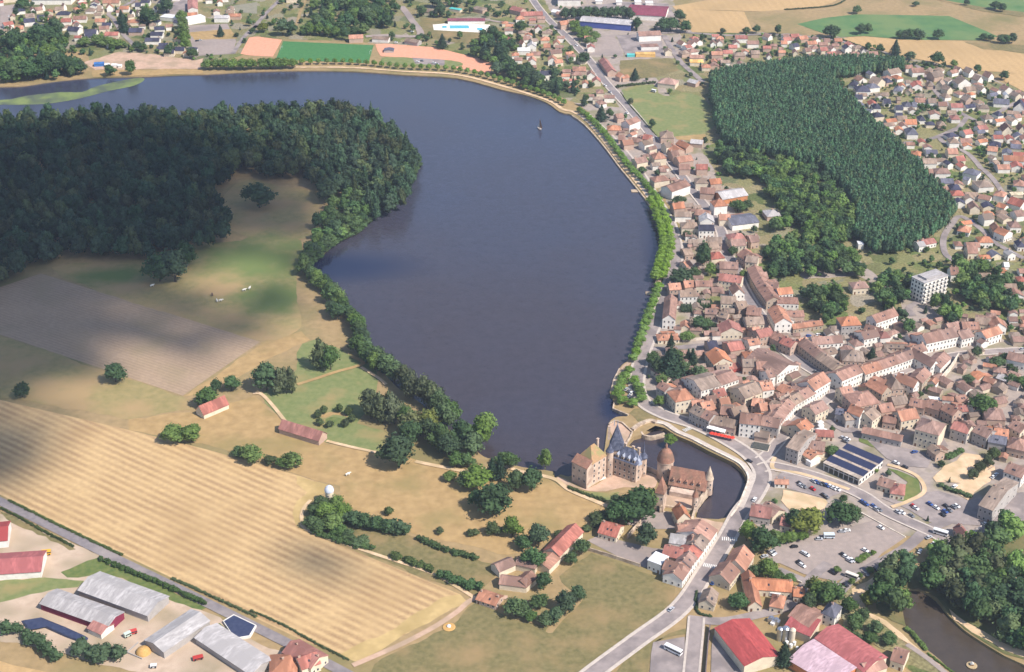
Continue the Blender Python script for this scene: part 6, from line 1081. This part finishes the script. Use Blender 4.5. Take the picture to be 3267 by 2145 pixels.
aw = empty('awning', G('Q', 945, 1150, .4), math.radians(-28)); obj('canvas', mesh('canvas', [(-6, -2.6, 3.0), (6, -2.6, 3.0), (6, 0, 3.9), (-6, 0, 3.9)], [(0, 1, 2, 3)], mat('awning_white', (.74, .72, .7))), aw)
for xx in (-5.8, 0, 5.8): obj('post', MB().box(-.06, .06, -.06, .06, 0, 3.0).me('post', [FRAME]), aw, (xx, -2.5, 0))
thing(aw, 'long white awning', 'over the cafe terrace facing the moat', 'awning')
bm = empty('planter', G('Q', 1480, 1330, .4)); obj('planting_bed', MB().box(-5, 5, -3.5, 3.5, 0, .8).me('planting_bed', [mat('bed', (.05, .055, .05), (.09, .09, .08), 1)]), bm, None, -.35); obj('kerb', MB().box(-5.4, 5.4, -3.9, 3.9, 0, .35).me('kerb', [WP]), bm, None, -.35)
thing(bm, 'dark raised rectangular bed with pale kerb', 'on the corner of the curved street and moat road', 'planter')
# farm basin, silage, hay
bs = empty('covered_basin', G('M', 2200, 1180)); pts = [q - bs.location for q in GL('M', '2060 1110 2160 1050 2370 1150 2310 1250 2170 1275')]
pts = ccw(pts); n = len(pts)
obj('basin_wall', mesh('basin_wall', [(p.x, p.y, 0) for p in pts] + [(p.x, p.y, 1.6) for p in pts], [(i, (i+1) % n, (i+1) % n+n, i+n) for i in range(n)] + [tuple(range(n, 2*n))], wallmat('w')), bs)
obj('cover', mesh('cover', [(p.x*.93, p.y*.93, 1.63) for p in pts], [tuple(range(n))], mat('tarp', (.03, .04, .085), (.05, .06, .11), .5, rough=.5)), bs); thing(bs, 'low basin covered with dark blue sheet', 'beside the farm road', 'basin')
def heap(nm, poly, h, m, look, zone, cat, t, seg=12):
    p = ccw(GL(t, poly)); c = sum(p, Vector())/len(p); o = empty(nm, c); v = []; n = len(p)
    for s, z in ((1, 0), (.9, h*.7), (.6, h)): v += [((q.x-c.x)*s, (q.y-c.y)*s, z) for q in p]
    f = [(j*n+i, j*n+(i+1) % n, (j+1)*n+(i+1) % n, (j+1)*n+i) for j in range(2) for i in range(n)] + [tuple(range(2*n, 3*n))]
    obj('sheet', mesh('sheet', v, f, m), o); thing(o, look, zone, cat)
heap('silage_clamp', '190 1090 370 1060 620 1160 820 1250 790 1310 600 1240 400 1150 250 1185', 1.6, MATS['tarp'], 'long dark silage clamp', 'in front of the maroon barn', 'silage clamp', 'M')
hp = empty('hay_heap', G('M', 1325, 1380)); obj('hay', MB().lathe([(4.0, 0), (3.6, 1.2), (2.6, 2.4), (1.2, 3.1), (.2, 3.3)], 14).me('hay', [mat('hay', (.42, .24, .08), (.52, .32, .12), 1.2)], True), hp); obj('pit_wall', MB().box(-7, 3, -4.6, -4.2, 0, 1).box(-7, -6.6, -4.2, 4, 0, 1).me('pit_wall', [wallmat('g')]), hp, None, -.5); thing(hp, 'round golden hay heap in a walled pit', 'at the end of the grey shed', 'hay heap')
hr = empty('hay_ring', G('N', 1830, 1150)); obj('bale', MB().lathe([(1.0, 0), (1.1, 1.2), (.3, 1.8)], 12).me('bale', [MATS['white_tank']]), hr); obj('trampled_hay', MB().lathe([(3.4, 0), (3.0, .25), (.5, .3)], 16).me('trampled_hay', [MATS['hay']]), hr, (0, 0, .35)); thing(hr, 'white wrapped bale on a ring of trampled hay', 'in the pasture beside the track', 'bale')
# little sailing boat, pond raft, jetty
bt = empty('sailing_boat', G('C', 352, 1195, -1.0)); obj('hull', mesh('hull', [(-4, 0, .9), (-3, -1.2, .8), (1.5, -1.3, .8), (4.2, 0, 1.2), (1.5, 1.3, .8), (-3, 1.2, .8), (-2.5, 0, -.4), (2.5, 0, -.4)], [(0, 1, 6), (1, 2, 7, 6), (2, 3, 7), (3, 4, 7), (4, 5, 6, 7), (5, 0, 6), (0, 5, 4, 3, 2, 1)], mat('boat_wood', (.42, .34, .28), (.55, .46, .38), 1)), bt, None, -1.2)
obj('mast', MB().lathe([(.12, .5), (.07, 11)], 6).me('mast', [WOOD]), bt); obj('sail', mesh('sail', [(.1, 0, 1.6), (4.4, .3, 2.2), (.15, 0, 10.4), (.1, .08, 1.6), (4.4, .38, 2.2), (.15, .08, 10.4)], [(0, 1, 2), (5, 4, 3)], mat('brown_sail', (.32, .16, .09), (.42, .22, .13), 1)), bt, None, -1.0); obj('jib', mesh('jib', [(-.1, 0, 1.4), (-3.6, -.1, 1.4), (-.05, 0, 7.5)], [(0, 1, 2)], mat('pale_sail', (.6, .55, .5))), bt, None, -1.0)
thing(bt, 'small boat with brown sail', 'moored alone on the lake', 'boat')
rf = empty('nesting_raft', G('P', 1890, 1505, -1.3)); obj('raft', MB().lathe([(2.6, .1), (2.7, .5), (2.0, .6)], 12).me('raft', [mat('raft_reed', (.34, .25, .14), (.45, .34, .2), 2)]), rf); obj('hut', MB().box(-.7, .7, -.6, .6, .6, 1.5).add([(-.9, -.8, 1.5), (.9, -.8, 1.5), (.9, .8, 1.5), (-.9, .8, 1.5), (0, -.8, 2.2), (0, .8, 2.2)], [(0, 1, 4), (1, 2, 5, 4), (2, 3, 5), (3, 0, 4, 5)], 1).me('hut', [WOOD, FRAME]), rf); thing(rf, 'round floating nesting raft with a tiny hut', 'on the pond', 'raft')
for i, (t, x, y, s, lk) in enumerate((('G', 1240, 205, 4, 'upper'), ('G', 1375, 1150, 3.5, 'lower'))):
    j = empty('jetty', G(t, x, y, -1.0)); obj('deck', MB().box(-s, s, -s*.7, s*.7, .3, .5).me('deck', [mat('jetty_wood', (.38, .29, .2), (.48, .37, .26), 1.5)]), j)
    for a in (-1, 1):
        for b in (-1, 1): obj('pile', MB().lathe([(.18, -.6), (.18, 1.1)], 6).me('pile', [BARK]), j, (a*(s-.3), b*(s*.7-.3), 0))
    thing(j, f'{lk} of two small wooden jetties', 'off the promenade wall in the lake', 'jetty')
# terrace of the dam car park
dk = empty('lake_terrace', G('K', 1050, 400, -1.0)); v = [q - dk.location for q in GL('K', '1085 275 1130 300 1060 480 1005 495 1030 380')]; v = ccw(v); n = len(v)
obj('deck', mesh('deck', [(p.x, p.y, 1.1) for p in v] + [(p.x, p.y, -.5) for p in v], [tuple(range(n))] + [((i+1) % n, i, i+n, (i+1) % n+n) for i in range(n)], STONE), dk); thing(dk, 'pale stone terrace jutting into the lake', 'at the dam', 'terrace')
# cows in the meadow
def cow_mesh(c):
    bmx = bpy.data.meshes.new('cow_skin'); P = [(0, 0, 1.15), (.75, 0, 1.2), (-.75, 0, 1.2), (1.2, 0, 1.45), (1.55, 0, 1.35), (1.85, 0, 1.15), (.65, .28, .7), (.65, .28, .05), (.65, -.28, .7), (.65, -.28, .05), (-.75, .28, .7), (-.8, .28, .05), (-.75, -.28, .7), (-.8, -.28, .05), (-1.15, 0, 1.2), (-1.25, 0, .6)]
    E = [(0, 1), (0, 2), (1, 3), (3, 4), (4, 5), (1, 6), (6, 7), (1, 8), (8, 9), (2, 10), (10, 11), (2, 12), (12, 13), (2, 14), (14, 15)]; R = [.42, .38, .38, .2, .2, .12, .15, .07, .15, .07, .17, .07, .17, .07, .12, .04]
    bmx.from_pydata(P, E, []); o = bpy.data.objects.new('cow_tmp', bmx); COL.objects.link(o); md = o.modifiers.new('skin', 'SKIN')
    for i, s in enumerate(bmx.skin_vertices[0].data): s.radius = (R[i], R[i]); s.use_root = (i == 0)
    o.modifiers.new('sub', 'SUBSURF').levels = 1
    dg = bpy.context.evaluated_depsgraph_get(); me = bpy.data.meshes.new_from_object(o.evaluated_get(dg)); bpy.data.objects.remove(o); me.materials.clear(); me.materials.append(c); me.name = 'cow'; return me
CW = cow_mesh(mat('cow_white', (.7, .66, .58), (.76, .72, .65), 2)); CB = cow_mesh(mat('cow_brown', (.12, .07, .05)))
for i, (t, x, y, m, a, lk) in enumerate((('E', 1405, 1085, CW, .6, 'lone white cow near the big tree'), ('E', 2255, 1125, CW, .4, 'white cow in the green hollow, left of a pair'), ('E', 2305, 1108, CW, 1.2, 'white cow in the green hollow, right of a pair'), ('E', 2005, 1225, CW, 2.0, 'white cow, left of a pair on the pale grass'), ('E', 2038, 1222, CW, .2, 'white cow, right of a pair on the pale grass'), ('E', 1962, 1170, CB, 1.9, 'brown cow standing alone'), ('J', 897, 1265, CW, .5, 'white cow by the worn track'), ('I', 1530, 190, CW, .8, 'white cow far up the stubble'))):
    if t == 'I': continue
    o = obj('cow', m, None, G(t, x, y, .3), a); o.scale = (1.25,)*3; thing(o, lk, 'in the meadow', 'cow', 'grazing cows')
# football goals, tennis fence
gl = MB().box(-3.7, -3.58, -.06, .06, 0, 2.5).box(3.58, 3.7, -.06, .06, 0, 2.5).box(-3.58, 3.58, -.06, .06, 2.38, 2.5)
gm = gl.me('goal', [MATS['white_tank']])
for x, y, lk in ((285, 455, 'left'), (1105, 490, 'right')):
    g = empty('football_goal', G('B', x, y, .3), 1.4); obj('goal_frame', gm, g); thing(g, f'white goal at the {lk} end', 'of the football pitch', 'goal')
# clouds high above, towards the sun; their shadows darken the wood and the fields
CM = mat('cloud', (.82, .82, .84), (.9, .9, .9), .01, rough=1.0, spec=0)
nt_ = CM.node_tree; tr = nt_.nodes.new('ShaderNodeBsdfTransparent'); mxs = nt_.nodes.new('ShaderNodeMixShader'); mxs.inputs[0].default_value = .33
nt_.links.new(tr.outputs[0], mxs.inputs[1]); nt_.links.new(nt_.nodes['Principled BSDF'].outputs[0], mxs.inputs[2]); nt_.links.new(mxs.outputs[0], nt_.nodes['Material Output'].inputs['Surface'])
def cloud(spec, alt, look, seed):
    rr = np.random.default_rng(seed); V = []; F = []; n = 0; v0, f0 = ICO
    k = alt/math.tan(SUN_EL); off = Vector((math.cos(SUN_AZ)*k, math.sin(SUN_AZ)*k, alt))
    for x, y, rad in spec:
        c = G('Z', x, y) + off
        for j in range(26):
            d = rr.normal(size=3)*np.array([.52, .52, .16])*rad; s = rad*rr.uniform(.2, .6); v = v0*np.array([s, s, s*.7])*rr.uniform(.8, 1.15, (12, 1)) + d + np.array(c); V.append(v); F.append(f0+n); n += 12
    o = obj('cloud', np_mesh('cloud', np.concatenate(V), np.concatenate(F), CM)); structure(o)
cloud([(-100, 420, 90), (60, 400, 90), (210, 420, 85), (340, 440, 75), (450, 480, 55), (60, 520, 90), (220, 540, 80), (370, 560, 60), (-120, 620, 90), (60, 650, 60), (200, 670, 40), (330, 660, 36), (450, 710, 24), (60, 790, 34), (200, 770, 30), (330, 760, 26), (450, 790, 20), (50, 850, 26), (180, 840, 22), (120, 720, 26), (-60, 900, 50), (20, 1020, 26), (-40, 1080, 30), (610, 500, 26), (660, 470, 24), (500, 430, 40), (430, 390, 40), (200, 340, 50), (560, 470, 34), (640, 420, 24), (690, 520, 26), (700, 600, 18), (640, 690, 24), (560, 760, 22), (-300, 500, 120), (-300, 800, 100)], 2600, 'broad cloud', 1)
cloud([(720, 1297, 11), (758, 1316, 10), (690, 1283, 8), (805, 1333, 6)], 2600, 'small cloud', 2)
# ================================================================ summer haze
hz = obj('haze', MB().box(-6100, 6100, -1600, 9100, -4.5, CAM_H+60).me('haze', [])); stuff(hz)
hm = bpy.data.materials.new('haze'); hm.use_nodes = True; hn = hm.node_tree.nodes; hn.remove(hn['Principled BSDF'])
pvn = hn.new('ShaderNodeVolumePrincipled'); pvn.inputs['Density'].default_value = HAZE; pvn.inputs['Color'].default_value = (.72, .80, 1.0, 1); pvn.inputs['Anisotropy'].default_value = .2
hm.node_tree.links.new(pvn.outputs[0], hn['Material Output'].inputs['Volume']); hz.data.materials.append(hm); hz['label'] = 'thin pale summer haze over the whole valley'
# ================================================================ labels: every thing its own
ORD = ['first', 'second', 'third', 'fourth', 'fifth', 'sixth', 'seventh', 'eighth', 'ninth', 'tenth', '11th', '12th', '13th'] + [f'{i}th' for i in range(14, 400)]
def ordw(i):
    if i < 13: return ORD[i]
    n = i+1; return f"{n}{'st' if n % 10 == 1 and n % 100 != 11 else 'nd' if n % 10 == 2 and n % 100 != 12 else 'rd' if n % 10 == 3 and n % 100 != 13 else 'th'}"
from collections import defaultdict
by = defaultdict(list)
for e in REG: by[(e[1], e[2])].append(e)
for (look, zone), L in by.items():
    L.sort(key=lambda e: e[4])
    for i, e in enumerate(L):
        o = e[0]; t = f'{look} {zone}'
        if len(L) > 1: t += f', {ordw(i)} from left' if len(L) > 2 else (', left one' if i == 0 else ', right one')
        w = t.split()
        if len(w) > 16: print('LONG LABEL', t); t = ' '.join(w[:16])
        o['label'] = t; o['category'] = e[3]
        g = e[6] or {'house': 'houses ' + e[2], 'tree': 'trees ' + e[2], 'car': 'cars ' + e[2]}.get(e[3])
        if g: o['group'] = g
